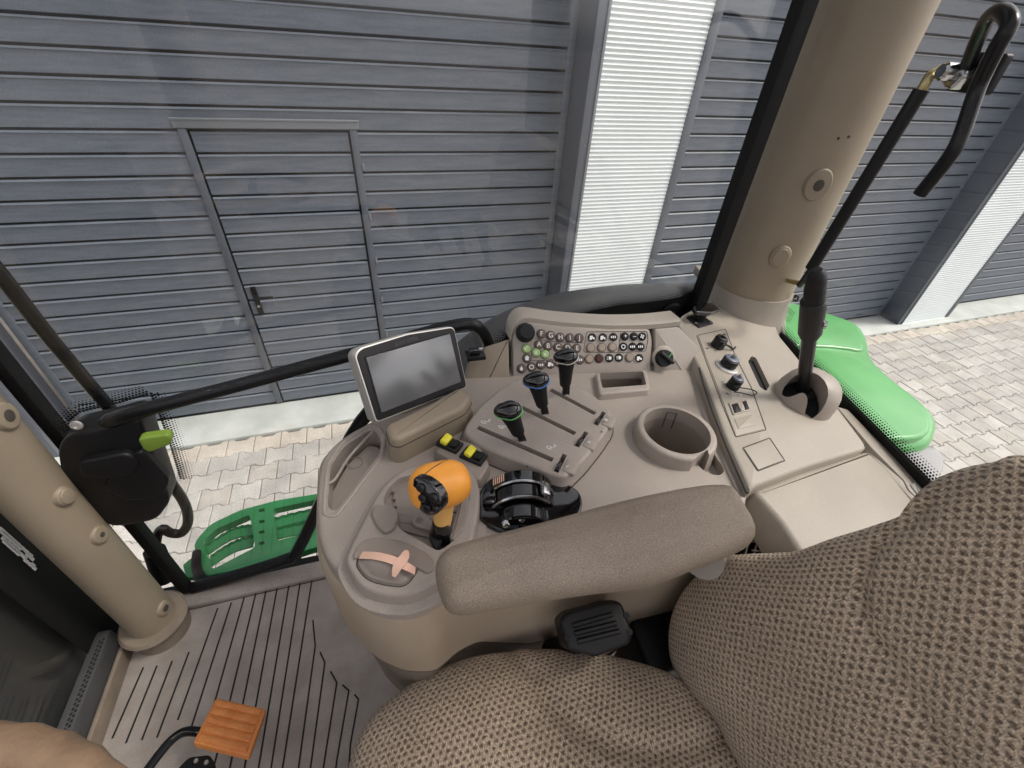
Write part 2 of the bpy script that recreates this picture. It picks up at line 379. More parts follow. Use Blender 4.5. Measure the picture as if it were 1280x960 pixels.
def garage_door(x0, x1, label, wicket=None):
    t = thing('sectional_door', G((x0+x1)/2, YD, 0), label, 'garage door', 'garage doors along the building front')
    zt = ZG0+NR*PITCH
    gbox('backing_sheet', x0, x1, YD+.012, YD+.05, .03, zt, GROOVE, t)
    gbox('edge_cap', x0, x0+.055, YD-.003, YD+.011, .03, zt, SLAT, t); gbox('edge_cap', x1-.055, x1, YD-.003, YD+.011, .03, zt, SLAT, t)
    gbox('bottom_seal', x0, x1, YD-.004, YD+.03, .02, .0325, BLKM, t)
    a, b = x0+.055, x1-.055
    if not wicket: slats(a, b, t, range(NR))
    else:
        w0, w1, wt = wicket; nr = 17
        slats(a, w0-.03, t, range(nr)); slats(w1+.03, b, t, range(nr)); slats(a, b, t, range(nr, NR))
        slats(w0+.03, w1-.03, t, range(nr), -.001)
        gbox('wicket_frame', w0-.03, w0+.016, YD-.012, YD+.01, .03, wt, FRAME, t); gbox('wicket_frame', w1-.016, w1+.03, YD-.012, YD+.01, .03, wt, FRAME, t)
        hd = gbox('wicket_header', w0-.045, w1+.045, YD-.016, YD+.01, wt+.002, wt+.05, FRAMEL, t)
        gbox('header_lip', w0-.05, w1+.05, YD-.024, YD-.0165, wt+.045, wt+.058, FRAMEL, hd)
        for k in range(6):
            gbox('hinge', w1+.03, w1+.045, YD-.016, YD-.002, .25+k*.34, .30+k*.34, FRAMEL, t)
        hx = w0+.085
        hp = gbox('handle_plate', hx-.02, hx+.02, YD-.012, YD-.002, .93, 1.16, BLKP, t, .004)
        bm = B(); tube(bm, [G(hx, YD-.012, 1.09), G(hx, YD-.05, 1.09), G(hx+.02, YD-.06, 1.09), G(hx+.13, YD-.06, 1.085)], [.01, .01, .01, .009], 10, 4); obj('lever_handle', bm, BLKP, hp)
        bm = B(); lathe(bm, [(.0, 0), (.012, 0), (.012, .006), (.0, .006)], MG @ Matrix.Translation((hx, YD-.012, 1.0)) @ Matrix.Rotation(PI/2, 4, 'X'), 14); obj('lock_cylinder', bm, CHROME, hp)
    return t
door1 = garage_door(-2.37, 1.575, 'wide grey garage door with a smaller walk-through door and black handle in it', (-.925, .04, 2.20))
door2 = garage_door(2.50, 6.60, 'plain grey ribbed garage door between the two white wall strips, behind the beige rear post')
door3 = garage_door(7.60, 11.6, 'grey garage door farthest right, beyond the second white wall strip')
text('maker_sticker', 'Łomax', .045, MG @ Matrix.Translation((6.17, YD-.003, .085)) @ Matrix.Rotation(PI/2, 4, 'X'), BLK, door2)
bm = B(); box(bm, (10.2, YD-.004, 1.4), (.025, .006, 2.7), MG, .001); obj('vertical_seal', bm, BLK, door3)
bld = thing('garage_building', G(2, YF, 0), 'grey and white garage building front with pillars between the doors', 'building')
ZT = ZG0+NR*PITCH
def corr(x0, x1):
    bm = B(); n = int(ZT/.0285)*4; rows = []
    for i in range(n+1):
        z = .02+ZT*i/n; ph = (i % 4); d = (-.004, 0, .004, 0)[ph]
        rows.append((bm.verts.new((x0, YF-.004+d, z)), bm.verts.new((x1, YF-.004+d, z))))
    for a, b in zip(rows, rows[1:]): bm.faces.new((a[0], a[1], b[1], b[0]))
    bmesh.ops.transform(bm, matrix=MG, verts=bm.verts); obj('corrugated_panel', bm, CORR, bld, 0)
for (c0, c1) in ((1.667, 2.425), (6.675, 7.52), (-3.6, -2.53)):
    gbox('wall_core', c0-.085, c1+.07, YF+.006, YD+.10, .0, ZT, FRAME, bld, .002)     # its sides are the door reveals
    corr(c0, c1)
    gbox('corner_trim', c0-.088, c0, YF-.012, YF+.005, .015, ZT, FRAME, bld, .002)
    gbox('edge_profile', c0-.022, c0-.002, YF-.02, YF-.0125, .015, ZT, FRAMEL, bld, .002)
    gbox('corner_trim', c1, c1+.073, YF-.012, YF+.005, .015, ZT, FRAME, bld, .002)
    gbox('base_flashing', c0, c1, YF-.016, YF+.003, .003, .019, CORR, bld, .002)
    for k in range(6):
        for xx in (c0-.05, c1+.035):
            bm = B(); lathe(bm, [(0, 0), (.006, 0), (.004, .004), (0, .005)], MG @ Matrix.Translation((xx, YF-.012, .5+.55*k)) @ Matrix.Rotation(PI/2, 4, 'X'), 8); obj('rivet', bm, FRAMEL, bld)
gbox('lintel', -3.7, 11.7, YF+.01, YD+.1, ZT+.002, ZT+1.1, FRAME, bld)
gbox('wall_core', 11.6, 14, YF, YD+.1, 0, ZT+1.1, CORR, bld)
# ------------------------------------------------------------------ ground and pavers
bm = B(); bmesh.ops.create_grid(bm, x_segments=1, y_segments=1, size=150); obj('ground', bm, JOINT, kind='structure', smooth=0).location.z -= .025
bm = B(); box(bm, (2.5, (3.10+YD+.02)/2, -.02), (19, YD+.02-3.10, .076), MG, .004); strip = obj('threshold_strip', bm, STRIP, kind='structure')
pave = link('paving', None, None, Matrix.Translation((1, 1.5, 0)), 'structure')
LX, WY, DW = .2, .165, .011
def paver_mesh():
    bm = B(); hx = LX/2-.0022; hy = WY/2-.0022; pts = []
    for x, s in ((-hx, DW), (-.062, DW), (-.038, -DW), (.038, -DW), (.062, DW), (hx, DW)): pts.append((x, -hy-s))
    for x, s in ((hx, DW), (.062, DW), (.038, -DW), (-.038, -DW), (-.062, DW), (-hx, DW)): pts.append((x, hy+s))
    slab(bm, pts, -.03, 0, None, r=.005, seg=1); return bm
PM = [mesh('paver', paver_mesh(), m, 30) for m in PAV]
cells = []
for j in range(40):
    y = 3.10-WY*.5-DW-WY*j
    for i in range(100):
        x = -6+LX*i+(LX/2 if j % 2 else 0)
        if j == 0: y0 = y
        z = random.uniform(-.0025, .0025)
        p = project(G(x, y, 0)); vis = False
        if p: 
            a, b = p
            vis = (190 < a < 420 and 500 < b < 690) or (a > 950 and a < 1285 and 380 < b < 620 and b > 380+(a-1000)*-.05 and b < 460+(a-1000)*.8)
        c = 3 if (j == 0) else random.choice((0, 0, 1, 1, 2)); d = (G(x, y, 0)-CAM).length
        cells.append((not vis, d, x, y, z, c))
cells.sort(); near, rest = cells[:300], cells[300:]
for (_, _, x, y, z, c) in near:
    link('paver', PM[c], pave, MG @ Matrix.Translation((x, y, z)) @ Matrix.Rotation(random.uniform(-.006, .006), 4, 'Z'))
tmp = bmesh.new(); tmp.from_mesh(PM[0]); src = [v.co.copy() for v in tmp.verts]; fs = [[v.index for v in f.verts] for f in tmp.faces]; tmp.free()
vs, F, MI = [], [], []
for (_, _, x, y, z, cc) in rest:
    o = len(vs); q = V((x, y, z)); vs += [MG @ (q+s_) for s_ in src]; F += [[o+i for i in f] for f in fs]; MI += [cc]*len(fs)
me = bpy.data.meshes.new('far_pavers'); me.from_pydata(vs, [], F)
for m_ in PAV: me.materials.append(m_)
me.polygons.foreach_set('material_index', MI); link('far_pavers', me, pave, None, 'stuff')
#@@CAB
ZF = 1.5       # cab floor
YW = .80       # right side glass plane
cab = thing('tractor_cab', (0, 0, ZF), 'beige tractor cab with two thick round posts, curved glass and ribbed floor mat', 'tractor cab')
# floor -------------------------------------------------------------
bm = B(); slab(bm, [(-.74, -.8), (.95, -.8), (.95, .775), (-.74, .775)], ZF-.08, ZF-.004, None, .004); obj('floor_pan', bm, BLK, cab)
bm = B(); slab(bm, poly2([(-.72, -.78), (.6, -.78), (.6, .745), (-.72, .745)], .03), ZF-.004, ZF, None, .002); fm = obj('floor_mat', bm, MATF, cab)
bm = B(); slab(bm, [(-.64, .748), (.25, .748), (.25, .80), (-.64, .80)], ZF-.05, ZF+.012, None, .005); obj('door_sill', bm, MATF, cab)
FZ = Frame((0, 0, ZF), (0, 0, 1))
ribs = [[(140, 923), (179, 834)], [(157, 929), (196, 832)], [(177, 925), (215, 826)], [(196, 922), (236, 815)]]
for (a, b) in [((222, 900), (272, 760)), ((237, 915), (289, 753)), ((252, 935), (305, 747)), ((268, 955), (320, 740)), ((285, 970), (333, 735)), ((300, 990), (347, 731)), ((318, 990), (362, 726)), ((334, 990), (376, 722)), ((350, 980), (391, 717))]: ribs.append([a, b])
ribs += [[(366, 990), (373, 960), (394, 807), (391, 775)], [(382, 990), (388, 960), (406, 828), (400, 815)], [(399, 990), (404, 960), (421, 853), (413, 839)], [(416, 990), (421, 950), (436, 863), (428, 856)], [(434, 990), (438, 930), (448, 874), (443, 868)]]
for pl in ribs:
    P = [FZ.w(a, b, .0015) for a, b in pl]; bm = B()
    for p, q in zip(P, P[1:]):
        d = (q-p); n = V((-d.y, d.x, 0)).normalized()*.0017
        f = [p-n, q-n, q+n, p+n]; vs = [bm.verts.new(v) for v in f]+[bm.verts.new(v-V((0, 0, .003))) for v in f]
        bm.faces.new(vs[:4]); bm.faces.new(list(reversed(vs[4:])))
        for i in range(4): bm.faces.new((vs[i], vs[i-3 if i == 3 else i+1], vs[4+(i+1) % 4], vs[4+i]))
    obj('mat_rib', bm, GROOVE, fm)
# front post ---------------------------------------------------------
def post(name, foot, zt, r, lean=(0, 0), flare=None, m=BEIGE, z0=None, ell=1.):
    bm = B(); n = 26; rings = []
    f = V(foot)
    for i in range(n+1):
        u = i/n; z = f.z+(zt-f.z)*u; k = 1+(flare*math.exp(-(z-f.z)/.05) if flare else 0)
        c = V((f.x+lean[0]*(z-f.z), f.y+lean[1]*(z-f.z), z))
        rings.append([bm.verts.new(c+V((math.cos(a)*r*k, math.sin(a)*r*k*ell, 0))) for a in [2*PI*j/40 for j in range(40)]])
    for a, b in zip(rings, rings[1:]):
        for j in range(40): bm.faces.new((a[j-1], a[j], b[j], b[j-1]))
    bm.faces.new(list(reversed(rings[0]))); bm.faces.new(rings[-1]); return obj(name, bm, m, cab)
pa = Pz(194, 776, ZF+.05)
RA = .049
fp = post('front_post', (pa.x, pa.y, ZF+.05), 3.3, RA, (.02, .0))
def axisA(z): return V((pa.x+.02*(z-ZF-.05), pa.y, z))
bm = B(); lathe(bm, [(RA+.012, 0), (RA+.012, .05), (RA+.022, .052), (RA+.024, .06), (RA+.018, .068), (RA-.01, .068)], Matrix.Translation((pa.x, pa.y, ZF)), 40); obj('post_boot', bm, BASE, fp)
def oncyl(px, py, axis_fn, r, push=0):
    d = ray(px, py).normalized(); best = None; t = .3
    while t < 3.5:
        p = CAM+d*t; c = axis_fn(p.z)
        if (V((p.x-c.x, p.y-c.y))).length <= r: return p, V((p.x-c.x, p.y-c.y, 0)).normalized()
        t += .002
    return CAM+d*1.0, V((0, -1, 0))
def disc_on(px, py, axis_fn, r, rad, name, parent, m, hole=None, h=.006, stretch=1.25, tilt=None, shift=0):
    p, n = oncyl(px, py, axis_fn, r); F = Frame(p-n*.008, n, V((0, 0, 1)).cross(n)); out = []
    bm = B(); pts = [(rad*1.0*math.cos(2*PI*i/28), rad*stretch*math.sin(2*PI*i/28)) for i in range(28)]
    slab(bm, pts, -.01, h+.008, F.m, r=.003, taper=.008); o = obj(name, bm, m, parent)
    if hole:
        bm = B(); pts = [(hole*math.cos(2*PI*i/18), hole*1.15*math.sin(2*PI*i/18)) for i in range(18)]; slab(bm, pts, h, h+.0092, F.m, r=.0005); obj('screw_hole', bm, SEAM, o)
    else:
        bm = B(); pts = [(rad*.82*math.cos(2*PI*i/24), rad*.82*stretch*math.sin(2*PI*i/24)) for i in range(24)]; slab(bm, pts, h, h+.011, F.m, r=.002); obj('cap', bm, m, o)
    return o
disc_on(80, 620, axisA, RA, .0155, 'screw_cover', fp, BEIGE, None)
disc_on(124, 668, axisA, RA, .0165, 'screw_cover', fp, BEIGE, .005)
disc_on(204, 760, axisA, RA, .0165, 'screw_cover', fp, BEIGE, .008)
disc_on(6, 520, axisA, RA, .019, 'belt_guide', fp, BEIGE, .009)
# rear post ----------------------------------------------------------
pc = onpl(941, 352, (0, .80, 0), (0, 1, 0)); ZS = 2.235
RC = .092
def axisC(z): return V((pc.x+.01*(z-ZS), pc.y, z))
rp = post('rear_post', (pc.x, pc.y, ZS-.05), 3.35, RC, (.01, 0), None, BEIGE)
bm = B(); lathe(bm, [(RC+.045, -.10), (RC+.028, -.045), (RC+.014, -.01), (RC+.006, .03), (RC+.004, .06), (RC-.01, .06)], Matrix.Translation((pc.x, pc.y, ZS)), 40); obj('post_foot', bm, SHELF, rp)
disc_on(1022, 231, axisC, RC, .024, 'belt_guide', rp, BEIGE, .0095)
disc_on(975, 321, axisC, RC, .020, 'screw_cover', rp, BEIGE, None)
for q in ((1048, 173), (1061, 171)):
    p, n = oncyl(*q, axisC, RC); bm = B(); lathe(bm, [(0, 0), (.003, 0), (.002, .002), (0, .002)], basis(n, p), 8); obj('screw', bm, SEAM, rp)
# seals (black frame strips), kept vertical along the glass -----------
def vstrip(name, px, z0, z1, wdt, m, y=YW, parent=cab, xoff=0, dep=.03):
    p = Py(*px, y); bm = B(); box(bm, (p.x+xoff, y+dep/2, (z0+z1)/2), (wdt, dep, z1-z0), None, .004); return obj(name, bm, m, parent)
vstrip('door_seal', (2, 467), ZF+.02, 3.4, .022, BLKM, YW-.02)
vstrip('window_seal', (952, 176), ZS-.03, 3.4, .032, BLKM, YW-.03)
# windscreen, lower left ----------------------------------------------
XW = -.76
bm = B(); box(bm, (XW, 0, 2.45), (.006, 1.36, 1.85)); obj('windscreen', bm, GLASS, cab)
bm = B(); a = Px(0, 675, XW+.006); b = Px(125, 772, XW+.006)
box(bm, (XW+.0065, .715, 2.4), (.003, .15, 1.8), None); o = obj('glass_border', bm, BLKM, cab)
bm = B(); box(bm, (XW+.02, .05, ZF+.04), (.035, 1.28, .11), None, .01); obj('windscreen_sill', bm, SILLM, cab)
bm = B(); box(bm, (XW+.044, .05, ZF+.02), (.010, 1.26, .05), None, .003); obj('sill_trim', bm, BASE, cab)
bm = B()
for i in range(110):
    for k in range(2): box(bm, (XW+.024+k*.006, .66-i*.009+k*.0045, ZF+.0955), (.0045, .0055, .001))
obj('perforation', bm, GROOVE, cab, kind='stuff')
bm = B()
for i in range(8):
    for k in range(4):
        if (i*k) % 7 == 5: continue
        q = Px(2+i*5.2+k*1.5, 662+i*4.6+k*6.0-(k % 2)*2, XW+.0095)
        box(bm, q, (.002, .005, .011), None)
obj('grille_daylight', bm, WHITE, cab, kind='stuff')  # daylight through the grille holes, painted as white cells
bn = thing('engine_bonnet', (-1.3, 0, 1.2), 'dark grey engine bonnet side seen through the front glass at lower left', 'bonnet')
bm = B(); slab(bm, poly2([(-2.6, -.5), (-.80, -.5), (-.80, .76), (-2.6, .6)], .1, 6), .5, 2.42, None, .08, seg=5); obj('hood_panel', bm, BONNET, bn)
bm = B(); slab(bm, poly2([(-2.55, -.52), (-.82, -.52), (-.82, .775), (-2.55, .62)], .1, 6), .4, 1.25, None, .03, seg=3); obj('lower_cover', bm, BLKM, bn)
# right side glass ----------------------------------------------------
gx0, gx1 = Py(2, 467, YW).x, pc.x+.0
sidepts = [Py(a, b, YW) for a, b in [(240, 742), (366, 700), (455, 515), (560, 452), (640, 452), (720, 447), (850, 425)]]
P2 = [(p.x, p.z) for p in sidepts]
bm = B(); poly = [(gx0, ZF)]+P2+[(gx1, ZS-.05), (gx1, 3.4), (gx0, 3.4)]
vs0 = [bm.verts.new((x, YW+.003, z)) for x, z in poly]; vs1 = [bm.verts.new((x, YW+.008, z)) for x, z in poly]; bm.faces.new(vs0); bm.faces.new(list(reversed(vs1)))
for i in range(len(poly)): bm.faces.new((vs0[i-1], vs0[i], vs1[i], vs1[i-1]))
sg = obj('side_glass', bm, GLASS, cab, 0)
def dots(name, pts, m, parent, n):
    """printed dots: (point, radius) each a small raised disc facing n"""
    bm = B(); F = Frame((0, 0, 0), n, (1, 0, 0) if abs(n[0]) < .9 else (0, 1, 0))
    for p, r in pts:
        vs = [bm.verts.new(p+(F.x*math.cos(a)+F.y*math.sin(a))*r) for a in [2*PI*j/8 for j in range(8)]]; bm.faces.new(vs)
    return obj(name, bm, m, parent, 0, 'stuff')
# black printed band above the fender
band = [(600, 458), (640, 415), (681, 405), (729, 392), (773, 382), (839, 374), (865, 365), (884, 352)]
U = [Py(a, b, YW) for a, b in band]; U = spline([(p.x, p.z) for p in U], 5, False)
LO = [Py(a, b, YW).to_2d() for a, b in band]
bm = B(); up = [bm.verts.new((p[0], YW-.001, p[1])) for p in U]; lo = [bm.verts.new((p[0], YW-.001, min(p[1]-.02, 2.19))) for p in U]
for i in range(len(U)-1): bm.faces.new((up[i], up[i+1], lo[i+1], lo[i]))
obj('printed_border', bm, BLKG if False else BLKM, cab, 0)
D = []
for row in range(6):
    k = 0.0065
    for i in range(len(U)-1):
        a, b = V(U[i]), V(U[i+1]); L_ = (b-a).length; nn = V((-(b-a).y, (b-a).x)).normalized(); 
        c = int(L_/k)+1
        for j in range(c):
            q = a+(b-a)*((j+(.5 if row % 2 else 0))/c)+nn*(row*.0052+.001); D.append((V((q.x, YW-.0012, q.y)), .0030*(1-row/6.5)))
dots('printed_dots', D, BLKM, cab, (0, -1, 0))
# lower diagonal black bar (door edge) and sill rubber
def py_tube(name, pts, y, r, m, parent, sm=4, seg=10, flat=None):
    bm = B(); tube(bm, [Py(a, b, y) for a, b in pts], r, seg, sm, True, flat); return obj(name, bm, m, parent)
py_tube('door_edge_bar', [(240, 735), (300, 718), (358, 699), (372, 688), (400, 630), (440, 545), (470, 505)], YW-.005, .016, BLKP, cab, 3)
bm = B(); box(bm, (-.2, .81, ZF-.03), (.95, .035, .07), None, .008); obj('sill_rubber', bm, BLKM, cab)
# rear window ----------------------------------------------------------
WA, WB = Pz(958, 404, 2.2), Pz(1145, 594, 2.2); wd = (WB-WA).normalized(); wn = V((wd.y, -wd.x, 0)).normalized()
if wn.x > 0: wn = -wn
FW = Frame(WA, wn, wd)
if FW.y.z < 0: FW = Frame(WA, wn, -wd)
def W(px, py, h=0): return FW.w(px, py, h)
p0 = WA-wd*.05; p1 = WB+wd*.5
bm = B(); vs = [bm.verts.new(v) for v in (p0+V((0, 0, -.05)), p1+V((0, 0, -.05)), p1+V((0, 0, 1.3)), p0+V((0, 0, 1.3)))]; vv = [bm.verts.new(v.co-wn*.005) for v in vs]
bm.faces.new(vs); bm.faces.new(list(reversed(vv)))
for i in range(4): bm.faces.new((vs[i-1], vs[i], vv[i], vv[i-1]))
rw = thing('rear_window', (WA+WB)/2, 'tilting rear glass pane behind the beige post, with a black pull handle and dotted edge', 'window')
obj('glass_pane', bm, GLASS, rw, 0)
D = []
for row in range(5):                                    # lower edge dots
    for i in range(190):
        s = -.02+(i+(.5 if row % 2 else 0))*.0056; D.append((WA+wd*s+V((0, 0, .013+row*.0050))+wn*.0015, .0029*(1-row/6.2)))
for row in range(4):                                    # upright edge dots beside the post
    for i in range(130):
        D.append((WA+wd*(.002+row*.0066)+V((0, 0, .05+(i+(.5 if row % 2 else 0))*.0085))+wn*.0015, .0036*(1-row/5)))
dots('printed_dots', D, BLKM, rw, tuple(wn))
bm = B(); box(bm, V((0, 0, 0)), (1.15, .004, .036), Matrix.Translation((WA+WB)/2+wn*.003+V((0, 0, -.006))) @ Matrix.Rotation(math.atan2(wd.y, wd.x), 4, 'Z')); obj('lower_seal', bm, BLKM, rw)
bm = B(); box(bm, V((0, 0, 0)), (1.25, .03, .03), Matrix.Translation((WA+WB)/2+wn*.03+V((0, 0, -.018))) @ Matrix.Rotation(math.atan2(wd.y, wd.x), 4, 'Z'), .006); obj('lower_trim', bm, SHELF, rw)
# glass stamp: leaping deer badge and rows of tiny print
q = W(995, 373, .002); bm = B(); slab(bm, poly2([(-.0085, -.0075), (.0085, -.0075), (.0085, .0075), (-.0085, .0075)], .004), 0, .0006, Matrix.Translation(q) @ FW.m.to_3x3().to_4x4() @ Matrix.Rotation(.2, 4, 'Z'), .0002); bd = obj('badge', bm, BLK, rw)
bm = B()
for poly in ([(-.006, -.002), (-.002, .0005), (.002, .0005), (.004, .003), (.005, .003), (.0035, -.001), (.001, -.002), (-.003, -.0025)], [(.003, .002), (.001, .0055), (.0018, .0055), (.0042, .003)], [(.0028, -.001), (.0055, -.004), (.005, -.0045), (.0015, -.0018)], [(-.003, -.0015), (-.0065, -.0045), (-.0055, -.005), (-.0015, -.002)]):
    slab(bm, poly, .0008, .0012, Matrix.Translation(q) @ FW.m.to_3x3().to_4x4() @ Matrix.Rotation(.2, 4, 'Z'), 0)
obj('leaping_deer', bm, WHITE, bd, 0)
bm = B()
for r in range(7):
    for c in range(11):
        if random.random() < (.15 if r not in (3,) else .6): continue
        p = W(988, 384, .002)+(-V((0, 0, 1))*(.0045+r*.0045))+wd*(-.016+c*.0036)
        box(bm, V((0, 0, 0)), (.0022, .0004, .0012), Matrix.Translation(p) @ Matrix.Rotation(math.atan2(wd.y, wd.x), 4, 'Z'))
obj('stamp_print', bm, BLK, rw, 0, 'stuff')
# pull handle on the rear glass
h0 = .05
bm = B(); tube(bm, [W(1150, 243, .09), W(1184, 200, .09), W(1201, 170, .09), W(1222, 110, .09), W(1246, 60, .10), W(1262, 30, .10), W(1252, 14, .09), W(1236, 22, .075), W(1222, 50, .05), W(1208, 85, .02)],
     [.0095, .0095, .0095, .0095, .0095, .0095, .0095, .0095, .0095, .0095], 14, 5); obj('pull_handle', bm, BLKP, rw)
bm = B(); slab(bm, poly2(FW.px([(1213, 64), (1267, 67), (1236, 120), (1186, 114)], .004), .006), .001, .012, FW.m, .003); bk = obj('mounting_plate', bm, BLK, rw)
bm = B(); slab(bm, poly2(FW.px([(1176, 92), (1190, 80), (1213, 78), (1214, 96), (1194, 113), (1186, 110)], .02), .004), .0125, .03, FW.m, .004); obj('hinge_block', bm, CHROME, bk)
bm = B(); lathe(bm, [(0, 0), (.012, 0), (.012, .018), (.009, .022), (0, .022)], FW.at(1192, 90, .03), 18); obj('hinge_bolt', bm, CHROME, bk)
# gas strut
st = thing('gas_strut', W(1003, 345, .05), 'black gas strut from the beige rear post up to the rear window hinge', 'gas strut')
A, C = W(1014, 336, .07), W(1152, 112, .05)
bm = B(); tube(bm, [A, C], .0115, 16); obj('cylinder_body', bm, BLKP, st)
bm = B(); tube(bm, [C, C+(C-A).normalized()*.012, W(1163, 95, .045), W(1176, 88, .03)], [.008, .0075, .008, .009], 12, 3); obj('upper_joint', bm, BRASS, st)
bm = B(); tube(bm, [A, W(1005, 350, .065), W(1000, 356, .06)], [.006, .0065, .007], 12, 2); obj('lower_joint', bm, BLKP, st)
bm = B(); tube(bm, [W(1003, 355, .06), W(985, 351, .05)], .0055, 12); obj('ball_stud', bm, BRASS, st)
# ------------------------------------------------------------------ door latch, grab bar
YL = YW-.02
lk = thing('door_latch', Py(150, 570, YL), 'black door lock housing with a small olive green release lever, beside the front post', 'door lock')
FL = Frame((0, YL, 0), (0, -1, 0), (1, 0, 0))
bm = B(); slab(bm, poly2(FL.px([(88, 536), (100, 519), (150, 508), (188, 497), (197, 528), (222, 603), (205, 626), (150, 634), (118, 606), (95, 588)]), .022), 0, .055, FL.m, .009, seg=4); hs = obj('housing', bm, BLK, lk)
bm = B(); slab(bm, poly2(FL.px([(150, 574), (178, 558), (214, 596), (205, 618), (160, 622), (130, 606)], .056), .012), .05, .066, FL.m, .005, seg=4); obj('cover_bulge', bm, BLK, lk)
bm = B(); slab(bm, poly2(FL.px([(100, 572), (160, 560), (178, 570), (172, 585), (150, 592), (106, 590)], .056), .012), .05, .070, FL.m, .005, seg=4); obj('latch_arm', bm, BLK, lk)
bm = B(); slab(bm, poly2(FL.px([(173, 548), (180, 545), (210, 541), (216, 546), (214, 554), (188, 564), (180, 560)], .085), .006), .075, .09, FL.m, .004); obj('release_lever', bm, LIME, lk)
bm = B(); lathe(bm, [(.009, 0), (.009, .003), (.005, .004), (.004, .001)], FL.at(96, 531, .056), 16); obj('screw', bm, SILV, lk)
bm = B(); tube(bm, [FL.w(108, 606, .03), FL.w(112, 622, .03), FL.w(124, 628, .03), FL.w(135, 620, .03), FL.w(134, 608, .03)], .006, 10, 4, True, 1.8); obj('latch_loop', bm, BRASS, lk)
D = []
edge = [(90, 540), (86, 526), (100, 515), (150, 503), (188, 492), (200, 520), (214, 560), (226, 600)]
E3 = [FL.w(a, b, .004) for a, b in edge]
for row in range(6):
    for a, b in zip(E3, E3[1:]):
        n = (b-a).cross(V((0, 1, 0))).normalized(); n = -n if n.dot((a+b)/2-lk.location) < 0 else n
        c = max(1, int((b-a).length/.0058))
        for j in range(c): D.append((a+(b-a)*((j+(.5 if row % 2 else 0))/c)+n*(row*.005+.001), .0030*(1-row/6.6)))
dots('printed_dots', D, BLKM, cab, (0, -1, 0))
gb = thing('grab_bar', Py(300, 480, .76), 'long black door grab bar running from the lock up behind the monitor', 'grab bar')
bm = B(); tube(bm, [Py(a, b, y) for a, b, y in [(140, 540, .775), (138, 528, .745), (160, 518, .725), (200, 507, .715), (300, 481, .71), (380, 459, .71), (440, 443, .71), (520, 420, .71), (565, 408, .71), (592, 406, .71), (606, 420, .715), (613, 446, .73), (620, 500, .75)]],
     [.017, .016, .014, .0125, .012, .0125, .0125, .0125, .0125, .012, .012, .012, .012], 14, 5); obj('bar', bm, BLKP, gb)
bm = B(); tube(bm, [Py(150, 528, .765), Py(152, 556, .775)], [.017, .014], 14); obj('bar_foot', bm, BLKP, gb)
# external hand rail tube in front of the door and its crooked lower part
rail = thing('outer_handrail', Py(120, 490, .92), 'dark outer handrail tube standing outside the door glass, bent at its foot', 'handrail')
bm = B(); tube(bm, [Py(a, b, .92) for a, b in [(-90, 235), (0, 343), (66, 427), (134, 507), (190, 575), (214, 604), (231, 630), (235, 652), (227, 666), (213, 666), (203, 661), (196, 672), (193, 700)]], .0125, 14, 4); obj('rail_tube', bm, BLKP, rail)
bm = B(); tube(bm, [Py(193, 688, .90), Py(206, 722, .88)], [.026, .03], 14); obj('rubber_foot', bm, BLKM, rail)
# roof with an added hatch letting light in (above the view, it shades the upper posts)
bm = B(); slab(bm, poly2([(-.95, -1.0), (1.12, -1.0), (1.12, .95), (-.95, .95)], .15, 6), 3.36, 3.5, None, .05, rb=.02); rf = obj('cab_roof', bm, BEIGE, cab)
x = B(); slab(x, poly2([(-.78, -.9), (.74, -.9), (.74, .60), (-.78, .60)], .1), 3.2, 3.7, None, 0); cut(rf, [x])
bm = B(); slab(bm, poly2([(-.80, -.92), (.76, -.92), (.76, .62), (-.80, .62)], .1), 3.502, 3.508, None, 0); obj('added_roof_hatch', bm, GLASS, cab, 0)
# left side of the cab (opposite the view; shows in the glass)
for x in (pa.x, pc.x):
    bm = B(); tube(bm, [(x, -.82, ZF), (x, -.82, 3.3)], .085, 20); obj('left_post', bm, BEIGE, cab)
bm = B(); box(bm, (.1, -.84, 2.0), (1.7, .03, .05), None, .01); obj('left_door_rail', bm, BLKP, cab)
bm = B(); box(bm, (.55, -.84, 1.75), (.75, .05, .5), None, .02); obj('left_side_panel', bm, BEIGE, cab)
# ------------------------------------------------------------------ steps and fenders
steps = thing('access_step', Pz(320, 660, 1.4), 'bright green slotted access step just outside the door sill', 'step')
FS = Frame((0, 0, 1.40), (0, 0, 1))
out = FS.px([(246, 722), (244, 695), (242, 678), (262, 655), (300, 637), (345, 625), (400, 616), (440, 612), (440, 672), (395, 684), (330, 704), (290, 714)])
bm = B(); slab(bm, fillet(out, .02), -.03, 0, FS.m, .004); pl = obj('step_plate', bm, GRN, steps)
def cutter(F, pts, z0, z1, r=.01, h=0):
    b = B(); slab(b, fillet(F.px(pts, h), r), z0, z1, F.m, 0); return b
cut(pl, [cutter(FS, [(256, 686), (254, 676), (270, 661), (312, 643), (319, 684), (265, 712)], -.05, .02, .012),
         cutter(FS, [(341, 636), (420, 619), (425, 655), (346, 676)], -.05, .02, .012)] +
        [cutter(FS, [(323, y), (330, y-1.5), (331, y+2), (324, y+3.5)], -.05, .02, .001) for y in (637, 651, 664, 678)])
